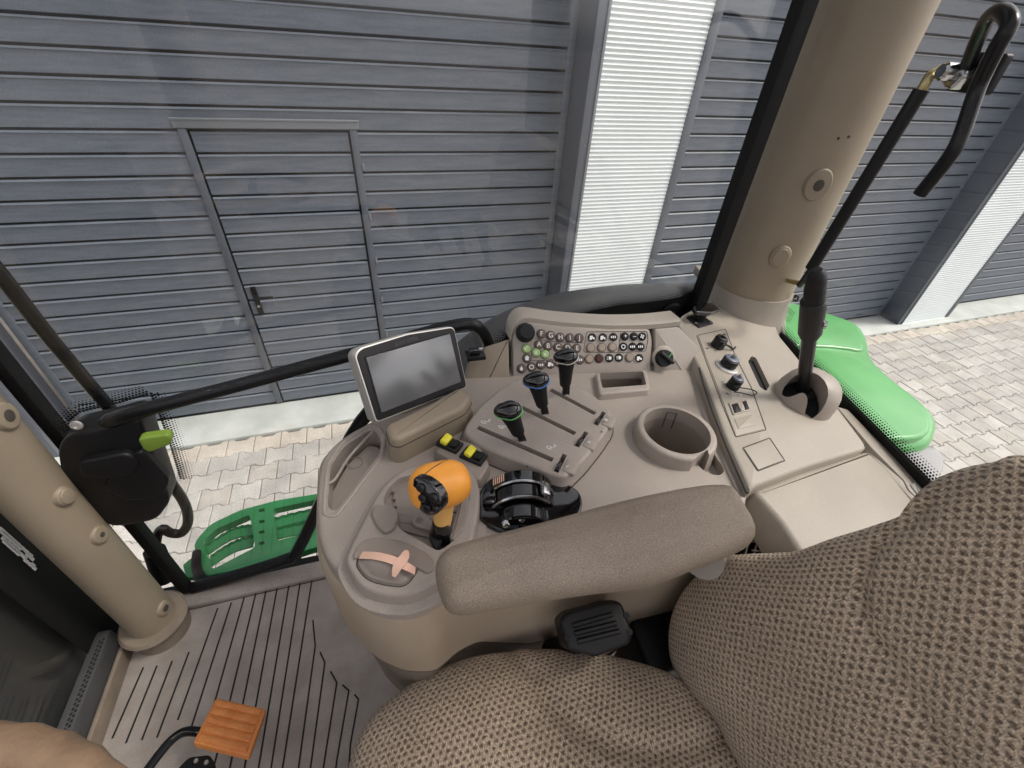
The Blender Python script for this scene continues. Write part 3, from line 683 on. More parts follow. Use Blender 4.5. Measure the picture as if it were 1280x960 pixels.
for a, b, c, zz in (((256, 690), (290, 668), (318, 662), -.03), ((262, 703), (292, 684), (318, 676), -.035), ((341, 655), (380, 645), (425, 638), -.03), ((343, 668), (384, 659), (425, 652), -.035)):
    P = [FS.w(*q, zz) for q in (a, b, c)]; P = spline(P, 8, False); bm = B(); n = len(P); rows = []
    for i, p in enumerate(P):
        s = .004 if i % 2 else 0
        rows.append([bm.verts.new(p+V((0, y_, z_))) for y_, z_ in ((-.022, -.004), (-.020, 0), (.012+s, 0), (.016+s, .01), (.018+s, -.02))])
    for r0, r1 in zip(rows, rows[1:]):
        for k in range(4): bm.faces.new((r0[k], r0[k+1], r1[k+1], r1[k]))
    obj('tread_bar', bm, GRN, steps)
bm = B(); box(bm, Pz(330, 720, 1.38)+V((0, 0, -.02)), (.75, .05, .08), None, .01); obj('step_bracket', bm, BLKM, steps)
bm = B(); tube(bm, [FS.w(246, 690, .01), FS.w(246, 712, .015), FS.w(258, 727, .03), FS.w(285, 722, .04), FS.w(350, 702, .05), FS.w(376, 695, .05)], [.012, .014, .014, .013, .012, .012], 12, 4); obj('rubber_hose', bm, BLKM, steps)
bm = B(); slab(bm, poly2(FS.px([(232, 722), (228, 706), (243, 694), (246, 722)], -.04), .005), -.06, -.04, FS.m, .003); obj('side_bracket', bm, GRN, steps)
# fender (black extension) beyond the side glass
fe = thing('fender_extension', (.6, 1.1, 2.1), 'black rubber fender edge arching outside the side glass, behind the button panel', 'fender')
YF1 = 1.18
topc = [Py(a, b, YF1) for a, b in [(520, 470), (570, 425), (603, 401), (640, 381), (690, 364), (740, 356), (790, 351.5), (835, 351), (870, 352), (905, 358)]]
Q = spline([(p.x, p.z) for p in topc], 5, False); bm = B(); rows = []
prof = [(-.36, -.02), (-.2, .0), (-.06, .004), (-.02, .0), (0, -.012), (.004, -.04), (0, -.10)]
for q in Q: rows.append([bm.verts.new((q[0], YF1+y, q[1]+z)) for y, z in prof])
for a, b in zip(rows, rows[1:]):
    for k in range(len(prof)-1): bm.faces.new((a[k], a[k+1], b[k+1], b[k]))
obj('rubber_fender', bm, SMOKE, fe)
gf = thing('green_fender', (1.2, .75, 2.0), 'bright green tractor rear fender seen through the rear window beside the tall lever', 'fender')
FG = Frame((0, 0, 2.05), (0, 0, 1))
gout = FG.px([(900, 372), (960, 372), (1000, 378), (1045, 392), (1075, 404), (1088, 422), (1094, 447), (1122, 474), (1150, 495), (1174, 519), (1175, 537), (1164, 552), (1128, 556), (1080, 560), (980, 560), (900, 520)])
def gz(x, y, z):
    return 0
bm = B(); slab(bm, [tuple(p) for p in spline([V(p) for p in gout], 3)], -.22, 0, FG.m, .03, seg=5); obj('fender_top', bm, GRNF, gf)
bm = B(); g2 = FG.px([(900, 450), (960, 425), (1020, 432), (1075, 446), (1110, 468), (1142, 492), (1166, 520), (1160, 540), (1110, 545), (900, 545)], .02)
slab(bm, [tuple(p) for p in spline([V(p) for p in g2], 3)], -.02, .011, FG.m, .010, seg=5); obj('fender_swell', bm, GRNF, gf)
bm = B(); g2 = FG.px([(900, 395), (970, 388), (1030, 402), (1066, 414), (1080, 436), (1040, 432), (900, 424)], .01)
slab(bm, [tuple(p) for p in spline([V(p) for p in g2], 3)], -.02, .007, FG.m, .007, seg=4); obj('fender_swell', bm, GRNF, gf)
bm = B(); slab(bm, fillet(FG.px([(1100, 562), (1166, 556), (1182, 568), (1180, 592), (1150, 620), (1110, 600)], -.03), .03), -.12, -.03, FG.m, .008); obj('tail_lamp', bm, LAMPG, gf)
#@@CONSOLE
ZC = 2.25
con = thing('side_console', (.25, .5, ZF), 'wide taupe control console to the right of the seat, with levers, buttons and cup holder', 'console')
FC = Frame((0, 0, ZC), (0, 0, 1))
def C(name, pts, z0, z1, m, parent=None, r=.003, fr=.006, F=FC, h=None, label=None, **k):
    bm = B(); slab(bm, fillet(F.px(pts, z1 if h is None else h), fr), z0, z1, F.m, r, **k); return obj(name, bm, m, parent or con, label=label)
top_px = [(394, 640), (396, 595), (402, 568), (430, 542), (470, 522), (520, 470), (610, 468), (640, 452), (740, 447), (850, 438), (900, 500), (938, 612), (930, 640), (870, 652), (700, 676), (600, 690), (556, 714), (538, 737), (500, 751), (455, 740), (430, 722), (408, 700), (397, 676)]
top = C('console_top', top_px, -.11, 0, TAUPE, r=.010, fr=.03, seg=4)
# body and base below
BO = ccw(fillet(FC.px([(392, 655), (394, 595), (400, 568), (470, 520), (640, 452), (850, 438), (940, 612), (934, 642), (872, 656), (700, 681), (602, 698), (566, 728), (546, 752), (530, 766), (492, 773), (452, 757), (430, 738), (404, 714), (394, 690)], -.03), .02))
def dz(x, z): u = max(0, min(1, (x+.06)/.24)); return z-(.15*u*u*(3-2*u) if -.23 < z < -.185 else 0)
def shell(name, o, lv, m, parent):
    bm = B(); rows = [[bm.verts.new(FC.m @ V((x, y, dz(x, z)))) for x, y in inset(o, d)] for d, z in lv]
    for a, b in zip(rows, rows[1:]):
        for i in range(len(o)): bm.faces.new((a[i-1], a[i], b[i], b[i-1]))
    return obj(name, bm, m, parent)
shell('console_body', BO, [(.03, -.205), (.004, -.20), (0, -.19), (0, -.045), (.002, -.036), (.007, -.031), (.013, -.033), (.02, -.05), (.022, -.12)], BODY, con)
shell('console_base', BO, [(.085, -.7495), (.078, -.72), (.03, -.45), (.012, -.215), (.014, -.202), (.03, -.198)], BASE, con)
bm = B(); tube(bm, [FC.m @ V((x, y, dz(x, -.2005))) for x, y in inset(BO, .004)], .0012, 6); obj('body_seam', bm, SEAM, con)
pc_ = lambda pts, z0, z1, r=.01, h=0, F=FC: cutter(F, pts, z0, z1, r, h)
def hullring(F, cx, cy, rad, h, n=40): c = F.px([(cx, cy)], h)[0]; return [(c[0]+rad*math.cos(2*PI*i/n), c[1]+rad*math.sin(2*PI*i/n)) for i in range(n)]
# cup position
CUP = (846, 537); cuptop = .024
cc = FC.px([CUP], cuptop)[0]; RC_ = .052
def cupcut(z0, z1, r): b = B(); slab(b, [(cc[0]+r*math.cos(2*PI*i/48), cc[1]+r*math.sin(2*PI*i/48)) for i in range(48)], z0, z1, FC.m, 0); return b
# cup wall ring
bm = B(); ring = [(cc[0]+(RC_+.011)*math.cos(2*PI*i/48), cc[1]+(RC_+.011)*math.sin(2*PI*i/48)) for i in range(48)]
slab(bm, ring, -.02, cuptop, FC.m, .006, seg=4, taper=.004); cup = obj('cup_holder', bm, TAUPE, con)
mugslot = FC.px([(868, 583), (884, 560), (886, 540), (910, 570), (903, 592), (885, 590)], .0)
bm1 = B(); slab(bm1, FC.px([(867, 574), (884, 562), (896, 585), (884, 596)], cuptop), -.03, .06, FC.m, 0)
cut(cup, [cupcut(-.06, .06, RC_), bm1])
bm = B(); slab(bm, [tuple(p) for p in spline([V(p) for p in FC.px([(862, 560), (884, 556), (897, 574), (905, 588), (896, 594), (876, 585)])], 4)], -.018, .03, FC.m, 0)
cut(top, [cupcut(-.10, .05, RC_), bm,
          pc_([(411, 612), (413, 583), (430, 558), (462, 537), (472, 541), (477, 552), (474, 568), (420, 640), (409, 634)], -.095, .02, .01),
          pc_([(748, 468), (806, 466), (809, 484), (752, 487)], -.07, .03, .006)])
# cup cavity wall lining and floor
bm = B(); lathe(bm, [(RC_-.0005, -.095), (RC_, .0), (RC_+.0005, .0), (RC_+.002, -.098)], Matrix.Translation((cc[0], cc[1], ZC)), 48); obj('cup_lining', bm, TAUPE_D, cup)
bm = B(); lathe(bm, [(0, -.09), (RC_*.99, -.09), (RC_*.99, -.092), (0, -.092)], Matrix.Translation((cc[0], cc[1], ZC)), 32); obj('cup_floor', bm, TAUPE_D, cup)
bm = B(); tube(bm, [V((cc[0]+(RC_-.001)*math.cos(a), cc[1]+(RC_-.001)*math.sin(a), ZC+z)) for a, z in ((1.25, -.02), (1.25, .015), (.95, .015), (.95, -.02))], .0007, 6); obj('moulded_mark', bm, SEAM, cup)
# left pocket details
lp = C('pocket_floor', [(411, 640), (411, 608), (421, 590), (433, 570), (460, 546), (476, 552), (472, 568), (420, 642)], -.08, -.026, TAUPE, h=-.01, r=.002, fr=.01)
bm = B(); tube(bm, [FC.w(a, b, .0) for a, b in ((409, 604), (414, 603), (421, 596), (436, 572), (458, 548), (466, 540))], .0022, 8, 3); obj('pocket_lip', bm, TAUPE, lp)
bm = B(); lathe(bm, [(.0105, -.0), (.0125, .002), (.0125, .0045), (.010, .005), (.0095, -.02), (0, -.02)], FC.at(444, 581, -.03), 26); sk = obj('power_socket', bm, TAUPE_D, con)
bm = B(); lathe(bm, [(0, .0), (.0085, 0), (.0085, .003), (.0, .003)], FC.at(444, 581, -.03), 20); s_ = obj('socket_core', bm, BLKG, sk)
bm = B()
pts = FC.px([(405, 640), (407, 606), (410, 580), (428, 553), (462, 532), (476, 536), (481, 552), (478, 570), (420, 646), (408, 644)])
tube(bm, [FC.m @ V((x, y, -.0005)) for x, y in fillet(pts, .01)+fillet(pts, .01)[:1]], .003, 8, 0, False); obj('pocket_rim', bm, TAUPE, con)
# tray bin with raised rim (small rectangular one)
bm = B(); slab(bm, fillet(FC.px([(744, 465), (809, 462), (813, 487), (749, 493)], .012), .008), -.005, .012, FC.m, .004, seg=3, taper=.004); bn_ = obj('small_bin', bm, TAUPE, con)
cut(bn_, [cutter(FC, [(749, 466), (804, 464), (808, 481), (753, 485)], -.02, .03, .005, .012)])
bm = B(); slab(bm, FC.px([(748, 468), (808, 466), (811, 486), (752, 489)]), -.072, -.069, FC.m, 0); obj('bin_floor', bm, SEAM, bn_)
# ---------------- lever quadrant
quad_px = [(578, 540), (584, 527), (600, 506), (628, 482), (660, 467), (700, 471), (738, 489), (763, 511), (766, 528), (752, 549), (731, 575), (707, 598), (690, 593), (640, 574), (600, 558)]
qh = .024
QO = fillet(FC.px(quad_px, qh), .014, 3)
bm = B(); slab(bm, QO, 0, qh, FC.m, .006, seg=4, taper=.006); quad = obj('lever_quadrant', bm, TAUPE, con)
bm = B(); slab(bm, inset(ccw(QO), -.0072), -.0002, .0012, FC.m, 0); obj('quadrant_gap', bm, SEAM, quad)
slots = [((597, 534), (691, 575)), ((652, 509), (719, 542)), ((688, 487), (744, 517))]
def slotpoly(F, a, b, wd_, h):
    A, Bq = V(F.px([a], h)[0]), V(F.px([b], h)[0]); d = (Bq-A).normalized(); n = V((-d.y, d.x))*wd_/2; return [tuple(v) for v in (A-n, Bq-n, Bq+n, A+n)]
cs = []
for a, b in slots: x = B(); slab(x, slotpoly(FC, a, b, .0085, qh), .004, .05, FC.m, 0); cs.append(x)
minis = [((706, 568), (695, 590)), ((733, 540), (721, 558)), ((755, 515), (745, 531))]
for a, b in minis: x = B(); slab(x, slotpoly(FC, a, b, .007, qh), .006, .05, FC.m, 0); cs.append(x)
cut(quad, cs); print('QUAD', len(quad.data.vertices))
for a, b in slots+minis:
    bm = B(); slab(bm, slotpoly(FC, a, b, .0088, .005), .003, .0065, FC.m, 0); obj('slot_floor', bm, GROOVE, quad)
for (a, b), num, tpx in zip(minis, ('I', 'II', 'III'), ((709, 583), (736, 553), (757, 525))):
    A = FC.w(*a, qh); Bq = FC.w(*b, qh); d = (Bq-A).normalized()
    M_ = Frame(A*.25+Bq*.75+V((0, 0, .0)), (0, 0, 1), d).m
    bm = B(); box(bm, (0, 0, .001), (.016, .0055, .009), M_, .0015); sl = obj('lock_slider', bm, BLKG, quad)
    # wedge beside each slot
    side = V((-d.y, d.x, 0)); side = side if side.x > 0 else -side
    Mw = Frame((A+Bq)/2+side*.0155, (0, 0, 1), d).m; bm = B(); box(bm, (0, 0, -.002), (.026, .019, .008), Mw, .003); wdg = obj('stop_wedge', bm, TAUPE, quad)
    text('numeral', num, .008, FC.at(*tpx, qh+.003, -1.05), WHITE, wdg, .0003)
bm = B()
for px, py in ((659, 583), (719, 583), (752, 540)): lathe(bm, [(0, 0), (.0014, 0), (.0014, .0006), (0, .0006)], FC.at(px, py, qh), 8)
obj('pin_hole', bm, GROOVE, quad)
# printed symbols: a small ram outline with arrow
def ram(px, py, rot):
    bm = B(); M_ = FC.at(px, py, qh+.0006, rot)
    for i in range(16):
        a0, a1 = 2*PI*i/16, 2*PI*(i+1)/16
        vs = [bm.verts.new(M_ @ V((r_*1.5*math.cos(a), r_*math.sin(a), 0))) for a, r_ in ((a0, .0026), (a1, .0026), (a1, .0018), (a0, .0018))]; bm.faces.new(vs)
    for c, s in (((.0065, .001, 0), (.006, .0009, .0003)), ((.009, .0045, 0), (.0012, .004, .0003)), ((.0095, .005, 0), (.004, .001, .0003)), ((.002, -.0036, 0), (.007, .0008, .0003))): box(bm, c, s, M_)
    obj('ram_symbol', bm, WHITE, quad, 0)
ram(604, 527, -.35); ram(626, 533, -.35); ram(686, 559, -.35)
# levers
def lever(base, knob, kz, ringm, label):
    Bp = FC.w(*base, .008); K = Pz(*knob, kz); d = (K-Bp).normalized()
    bm = B(); s = Frame(Bp, d, (1, 0, 0)); L_ = (K-Bp).length
    box(bm, (0, 0, L_*.22), (.0085, .0065, L_*.44), s.m, .001); box(bm, (.0055, 0, L_*.2), (.003, .0075, L_*.36), s.m, .0005)
    lv = obj('lever', bm, BLK, con, label=label)
    bm = B(); lathe(bm, [(.0075, L_*.38), (.0088, L_*.42), (.0105, L_*.70), (.0125, L_*.90), (.0105, L_*1.0)], s.m, 18, lambda a, z: 1+.12*math.cos(2*a)); obj('lever_grip', bm, BLKM, lv)
    f = Frame(K, V((-.35, -.28, 1)), V((1, -.28, 0)))
    sq = lambda a, z: 1+.20*math.cos(2*a)+.05*math.cos(4*a)-.06*math.cos(3*a)
    bm = B(); lathe(bm, [(.0110, -.0085), (.0156, -.0032), (.0158, -.0005)], f.m, 32, sq); obj('knob_underside', bm, BLKM, lv)
    bm = B(); lathe(bm, [(.0157, -.0022), (.0166, -.001), (.0166, .0008), (.0155, .0014)], f.m, 32, sq); obj('colour_ring', bm, ringm, lv)
    bm = B(); lathe(bm, [(.0157, .0), (.0160, .002), (.0154, .0065), (.0135, .0098), (.0095, .0122), (.0045, .0132), (0, .0134)], f.m, 32, sq); obj('knob_cap', bm, BLKG, lv)
    return lv
lever((655, 557), (636, 514), 2.345, GREENR, 'short black lever with a green ring, nearest of three')
lever((682, 524), (671, 476), 2.35, BLUE, 'short black lever with a blue ring, middle of three')
lever((706, 500), (708, 447), 2.355, SILV, 'short black lever with a grey ring, farthest of three')
# ---------------- button panel
pA, pB, pC = V((.21, .62, ZC)), V((.54, .57, ZC)), V((.386, .652, ZC+.0735))
FP = frame3(pA, pB, pC); 
if FP.n.y > 0: FP = Frame(pA, -FP.n, pB-pA)
panel_px = [(641, 472), (640, 424), (646, 407), (660, 402), (700, 407), (760, 411), (812, 411), (816, 425), (813, 468), (780, 472), (720, 474), (680, 476)]
bm = B(); slab(bm, fillet(FP.px(panel_px), .006), -.06, 0, FP.m, .004); pan = obj('button_panel', bm, TAUPE, con)
ledge = [(637, 480), (636, 424), (605, 434), (603, 450), (586, 452), (580, 480), (584, 530), (620, 500)]
bm = B(); slab(bm, fillet(FP.px(ledge), .004), -.07, .002, FP.m, .004); obj('side_ledge', bm, BEIGE, con)
bm = B(); slab(bm, fillet(FP.px([(818, 470), (818, 411), (848, 408), (870, 430), (905, 520), (912, 560), (880, 520), (855, 480)]), .004), -.05, .0005, FP.m, .004); obj('corner_panel', bm, TAUPE, con)
# top capping in a lighter tone along the back
cap_px = [(638, 430), (641, 414), (649, 402), (662, 399), (700, 404), (760, 408), (812, 407), (850, 403)]
P = [FP.w(a, b, -.004) for a, b in cap_px]
bm = B(); rows = []
for p in spline(P, 4, False): rows.append([bm.verts.new(p+V(o_)) for o_ in ((0, -.003, -.006), (0, -.001, .003), (.0, .006, .007), (0, .038, .0055), (0, .045, -.03))])
for a, b in zip(rows, rows[1:]):
    for k in range(4): bm.faces.new((a[k], a[k+1], b[k+1], b[k]))
obj('top_capping', bm, SHELF, con)
bm = B()
for seq in ([(816, 470), (817, 440), (816, 411)], [(640, 471), (639, 440), (639, 425)]): tube(bm, [FP.w(a, b, .0005) for a, b in seq], .0009, 6)
obj('panel_gap', bm, SEAM, pan)
# moulded outlines on the panel
def outline(pts, w_=.0006, closed=True):
    bm = B(); q = fillet(FP.px(pts), .005) if closed else FP.px(pts); q = list(q)+([q[0]] if closed else [])
    tube(bm, [FP.m @ V((x, y, .0002)) for x, y in q], w_, 5); obj('moulded_line', bm, SEAM, pan)
z5 = lambda x, y: (630+x/5.818, 390+y/5.818)
outline([z5(600, 145), z5(1040, 140), z5(1048, 200), z5(1030, 285), z5(840, 295), z5(578, 292)])
outline([z5(850, 150), z5(832, 290)], closed=False); outline([z5(225, 190), z5(320, 212), z5(470, 222), z5(580, 225)], closed=False)
outline([z5(190, 355), z5(330, 350), z5(400, 335), z5(540, 310)], closed=False)
BM = {}
def button(px, py, m, sym=None, r=.0072, symm=WHITE, lab=None):
    key = (m.name, r)
    if key not in BM:
        bm = B(); lathe(bm, [(r*1.16, 0), (r*1.14, .0012), (r*1.02, .0014), (r*.98, .0030), (r*.85, .0040), (0, .0042)], None, 18); BM[key] = mesh('button', bm, m)
    M_ = FP.at(px, py, 0); b = link('button', BM[key], con, M_)
    if m in (BRN, BRN2, GREENL, MAROON):
        rk = ('ring', r)
        if rk not in BM:
            bm = B(); lathe(bm, [(r*1.13, 0), (r*1.30, 0), (r*1.28, .0009), (r*1.15, .0009)], None, 18); BM[rk] = mesh('button_rim', bm, SEAM)
        link('button_rim', BM[rk], b, M_)
    if sym:
        k2 = ('t', sym, r)
        if k2 not in BM: me = tmesh(sym, r*1.75, .0003); me.materials.append(symm); BM[k2] = me
        link('symbol', BM[k2], b, M_ @ Matrix.Translation((0, 0, .0046)))
    if lab: b['label'] = lab
    return b
def icon(b_px, kind):
    M_ = FP.at(*b_px, .0047) @ Matrix.Diagonal((1.25, 1.25, 1, 1)); bm = B()
    if kind == 'ring':
        for i in range(12):
            vs = [bm.verts.new(M_ @ V((r_*math.cos(a), r_*math.sin(a), 0))) for a, r_ in ((2*PI*i/12, .0036), (2*PI*(i+1)/12, .0036), (2*PI*(i+1)/12, .0024), (2*PI*i/12, .0024))]; bm.faces.new(vs)
    elif kind == 'home':
        box(bm, (0, -.0012, 0), (.005, .0035, .0003), M_); slab(bm, [(-.004, .0008), (.004, .0008), (0, .0042)], 0, .0003, M_, 0)
    elif kind == 'tractor':
        box(bm, (-.001, .0012, 0), (.0048, .0026, .0003), M_); box(bm, (.0018, -.0006, 0), (.004, .002, .0003), M_)
        for x, r_ in ((-.002, .0022), (.003, .0014)): slab(bm, [(x+r_*math.cos(2*PI*i/10), -.0018+r_*math.sin(2*PI*i/10)) for i in range(10)], 0, .0004, M_, 0)
    elif kind == 'lamp':
        slab(bm, [(0, .003), (.0035, .002), (.0035, -.002), (0, -.003), (-.0008, 0)], 0, .0003, M_, 0)
        for k in (-.002, 0, .002): box(bm, (-.0026, k, 0), (.003, .0007, .0003), M_)
    elif kind == 'fan':
        for k in range(4): slab(bm, [(0, 0), (.0036*math.cos(k*PI/2), .0036*math.sin(k*PI/2)), (.0036*math.cos(k*PI/2+.8), .0036*math.sin(k*PI/2+.8))], 0, .0003, M_, 0)
    elif kind == 'drop': slab(bm, [(0, .004), (.0022, 0), (.0015, -.0026), (-.0015, -.0026), (-.0022, 0)], 0, .0003, M_, 0)
    elif kind == 'bars':
        for k in (-.003, 0, .003): box(bm, (k, 0, 0), (.0018, .0034, .0003), M_)
    elif kind == 'x':
        for s in (1, -1): box(bm, (0, 0, 0), (.006, .0011, .0003), M_ @ Matrix.Rotation(s*.785, 4, 'Z'))
    elif kind == 'check':
        box(bm, (.0008, .0005, 0), (.006, .0011, .0003), M_ @ Matrix.Rotation(.95, 4, 'Z')); box(bm, (-.0025, -.001, 0), (.003, .0011, .0003), M_ @ Matrix.Rotation(-.8, 4, 'Z'))
    return bm
def ibutton(px, py, m, kind, lab=None, r=.0072):
    b = button(px, py, m, None, r, lab=lab); obj('symbol', icon((px, py), kind), WHITE, b, 0)
for (x, y), s in zip(((270, 160), (337, 172), (407, 185), (477, 190), (545, 190)), 'FGHIJ'): button(*z5(x, y), BRN, s)
for (x, y), s in zip(((252, 237), (318, 248), (390, 257), (460, 262), (528, 265)), 'ABCDE'): button(*z5(x, y), BRN, s)
for (x, y), k in (((162, 268), 'check'), ((232, 295), 'x'), ((298, 308), 'x')): ibutton(*z5(x, y), GREENL, k, 'pale green round button')
ibutton(*z5(167, 337), BRN, 'home')
for (x, y), k in (((127, 412), 'drop'), ((200, 400), 'ring'), ((267, 385), 'bars'), ((337, 378), 'tractor'), ((402, 368), 'lamp'), ((470, 358), 'ring'), ((550, 348), 'bars')): ibutton(*z5(x, y), BRN, k)
for x, y in ((618, 342), (910, 332), (627, 262), (708, 260), (785, 257)): button(*z5(x, y), BRN2, None)
button(*z5(690, 338), MAROON, None, lab='dark maroon round button')
for (x, y), k in (((765, 335), 'lamp'), ((835, 332), 'lamp'), ((983, 335), 'tractor'), ((640, 185), 'tractor'), ((718, 185), 'tractor'), ((795, 182), 'bars'), ((1005, 178), 'fan'), ((868, 252), 'ring'), ((935, 252), 'bars'), ((993, 252), 'bars')): ibutton(*z5(x, y), BLK, k)
button(*z5(878, 178), BLK, '+'); button(*z5(943, 178), BLK, '–')
# rotary encoder and light switch
bm = B(); lathe(bm, [(.0185, 0), (.0185, .002), (.0155, .003), (.0145, .018), (.0125, .0205), (0, .021)], FP.at(656.5, 416, 0), 40, lambda a, z: 1+(.02*math.cos(20*a) if z > .0025 else 0)); obj('rotary_knob', bm, BLK, con)
bm = B(); lathe(bm, [(.017, 0), (.0165, .008), (.0155, .011), (0, .0115)], FP.at(829, 448, .004), 32); sw = obj('light_switch', bm, BLK, con)
bm = B(); box(bm, (0, 0, .015), (.034, .006, .010), FP.at(829, 448, .004, -.7), .0015); obj('switch_grip', bm, BLK, sw)
bm = B(); box(bm, (.003, 0, .0125), (.0012, .022, .001), FP.at(832, 444, .004, -.8)); obj('green_mark', bm, GREENR, sw)
bm = B(); lathe(bm, [(.024, -.004), (.0235, .002), (.0185, .004), (0, .004)], FP.at(829, 447, 0), 32); obj('switch_bezel', bm, TAUPE, sw)
# aerial socket at the back corner (black round thing on the printed border)
bm = B(); lathe(bm, [(.03, 0), (.03, .004), (.026, .006), (.01, .007), (.008, .014), (0, .015)], basis((0, -1, 0), Py(838, 392, YW-.004)), 28); obj('round_grommet', bm, BLK, cab)
# black plug on left ledge
F_ = Frame(FP.w(592, 446, .0), (0, 0, 1), (1, -.1, 0)); 
pg = thing('ram_mount', Pz(594, 444, 2.30), 'small black and chrome bracket on the console ledge right of the monitor', 'bracket')
for c, s, m, n in (((0, 0, 0), (.034, .026, .008), BLK, 'base'), ((-.002, 0, .008), (.018, .014, .012), BLKG, 'clip'), ((.01, .004, .007), (.01, .008, .01), CHROME, 'spring')):
    bm = B(); box(bm, V(c)+Pz(594, 444, 2.30), s, None, .002); obj(n, bm, m, pg)
# ---------------- gear selector pod
pod_px = [(434, 706), (434, 690), (452, 652), (474, 612), (497, 590), (525, 580), (572, 578), (592, 590), (600, 620), (590, 680), (570, 712), (545, 728), (515, 742), (482, 743), (452, 732)]
ph = .022
podout = [tuple(p) for p in spline([V(p) for p in FC.px(pod_px, ph)], 4)]
bm = B(); slab(bm, podout, -.028, ph, FC.m, .006, seg=4, taper=.004); pod = obj('selector_pod', bm, TAUPE, con)
bm = B(); slab(bm, inset(ccw(podout), -.012), -.001, .003, FC.m, .0015); obj('pod_surround', bm, TAUPE, pod)
cut(pod, [cutter(FC, [(483, 613), (497, 598), (520, 592), (560, 592), (585, 598), (588, 620), (572, 672), (549, 690), (500, 662), (488, 640), (478, 628)], .006, .05, .008, ph)])
# ribbed sliding cover inside the gate
FZp = Frame((0, 0, ZC+.010), (0, 0, 1))
for i in range(7):
    a = (489+i*1.6, 602+i*9.0); b = (590-i*2.2, 598+i*13)
    bm = B(); slab(bm, slotpoly(FZp, a, b, .0132, 0), -.006, .0015*math.sin(i*.5)+.001, FZp.m, .0008); obj('gate_strip', bm, TAUPE_D, pod)
C('gate_wing', [(467, 630), (492, 631), (499, 641), (492, 661), (480, 666), (470, 655), (463, 640)], .004, ph+.006, TAUPE_D, pod, r=.003, fr=.006)
C('gate_wing', [(580, 604), (588, 612), (581, 660), (566, 676), (560, 668), (570, 640)], .004, ph+.002, TAUPE_D, pod, r=.003, fr=.006)
kp = C('key_plate', [(512, 650), (518, 642), (531, 641), (541, 653), (540, 663), (518, 657)], .008, ph-.004, TAUPE_D, pod, r=.002, fr=.004)
bm = B(); M_ = FC.at(524, 650, ph-.0036)
for i in range(16):
    for r0, r1 in ((.0042, .0035), (.0018, .0009)):
        vs = [bm.verts.new(M_ @ V((r_*math.cos(a), r_*math.sin(a), 0))) for a, r_ in ((2*PI*i/16, r0), (2*PI*(i+1)/16, r0), (2*PI*(i+1)/16, r1), (2*PI*i/16, r1))]; bm.faces.new(vs)
obj('round_mark', bm, SEAM, kp, 0)
C('gate_slot', [(536, 668), (546, 655), (560, 664), (545, 686)], .010, ph+.0006, GROOVE, pod, r=0, fr=.002)
# palm rest with pink tape
ring = FC.px([(446, 704), (449, 694), (458, 688), (480, 688), (505, 694), (522, 705), (518, 714), (506, 730), (482, 728), (458, 721)], ph+.004)
bm = B(); slab(bm, fillet(ring, .01), ph-.004, ph+.004, FC.m, .003, crown=.012); pr = obj('palm_rest', bm, TAUPE_D, pod)
bm = B(); q = fillet(ring, .01); q = inset(ccw(q), -.0015); tube(bm, [FC.m @ V((x, y, ph-.0003)) for x, y in q+q[:1]], .0010, 6); obj('rest_seam', bm, SEAM, pr)
C('pod_ridge', [(440, 700), (445, 682), (462, 671), (500, 675), (538, 693), (544, 708), (536, 717), (508, 702), (480, 694), (455, 692)], ph-.002, ph+.004, TAUPE_D, pod, r=.0015, fr=.008)
cross = thing('pink_tape_cross', FC.w(500, 705, ph+.02), 'two strips of pale pink tape crossed on the rounded palm rest', 'tape')
def tape(pts, w_, h0, name, parent):
    P = [V(FC.px([p], h_)[0]).to_3d()+V((0, 0, h_)) for p, h_ in zip(pts, h0)]; bm = B(); P = spline(P, 6, False); rows = []
    for i, p in enumerate(P):
        d = (P[min(i+1, len(P)-1)]-P[max(0, i-1)]).normalized(); n = V((-d.y, d.x, 0)).normalized()
        k = w_(i/(len(P)-1)) if callable(w_) else w_
        rows.append([bm.verts.new(FC.m @ (p+n*k*s+V((0, 0, z)))) for s, z in ((-1, 0), (-1, .0006), (1, .0006), (1, 0))])
    for a, b in zip(rows, rows[1:]):
        for k in range(4): bm.faces.new((a[k], a[(k+1) % 4], b[(k+1) % 4], b[k]))
    bm.faces.new(rows[0]); bm.faces.new(list(reversed(rows[-1]))); return obj(name, bm, PINK, parent)
hh = ph+.008
tape([(451, 694), (470, 695), (490, 700), (508, 708), (519, 714)], .0045, (hh-.001, hh+.008, hh+.0115, hh+.009, hh-.001), 'long_strip', cross)
tape([(508, 688), (505, 697), (497, 708), (492, 721)], lambda u: .0058*math.sin(PI*min(.96, max(.04, u)))**.5, (hh+.009, hh+.0125, hh+.0125, hh+.005), 'short_strip', cross)
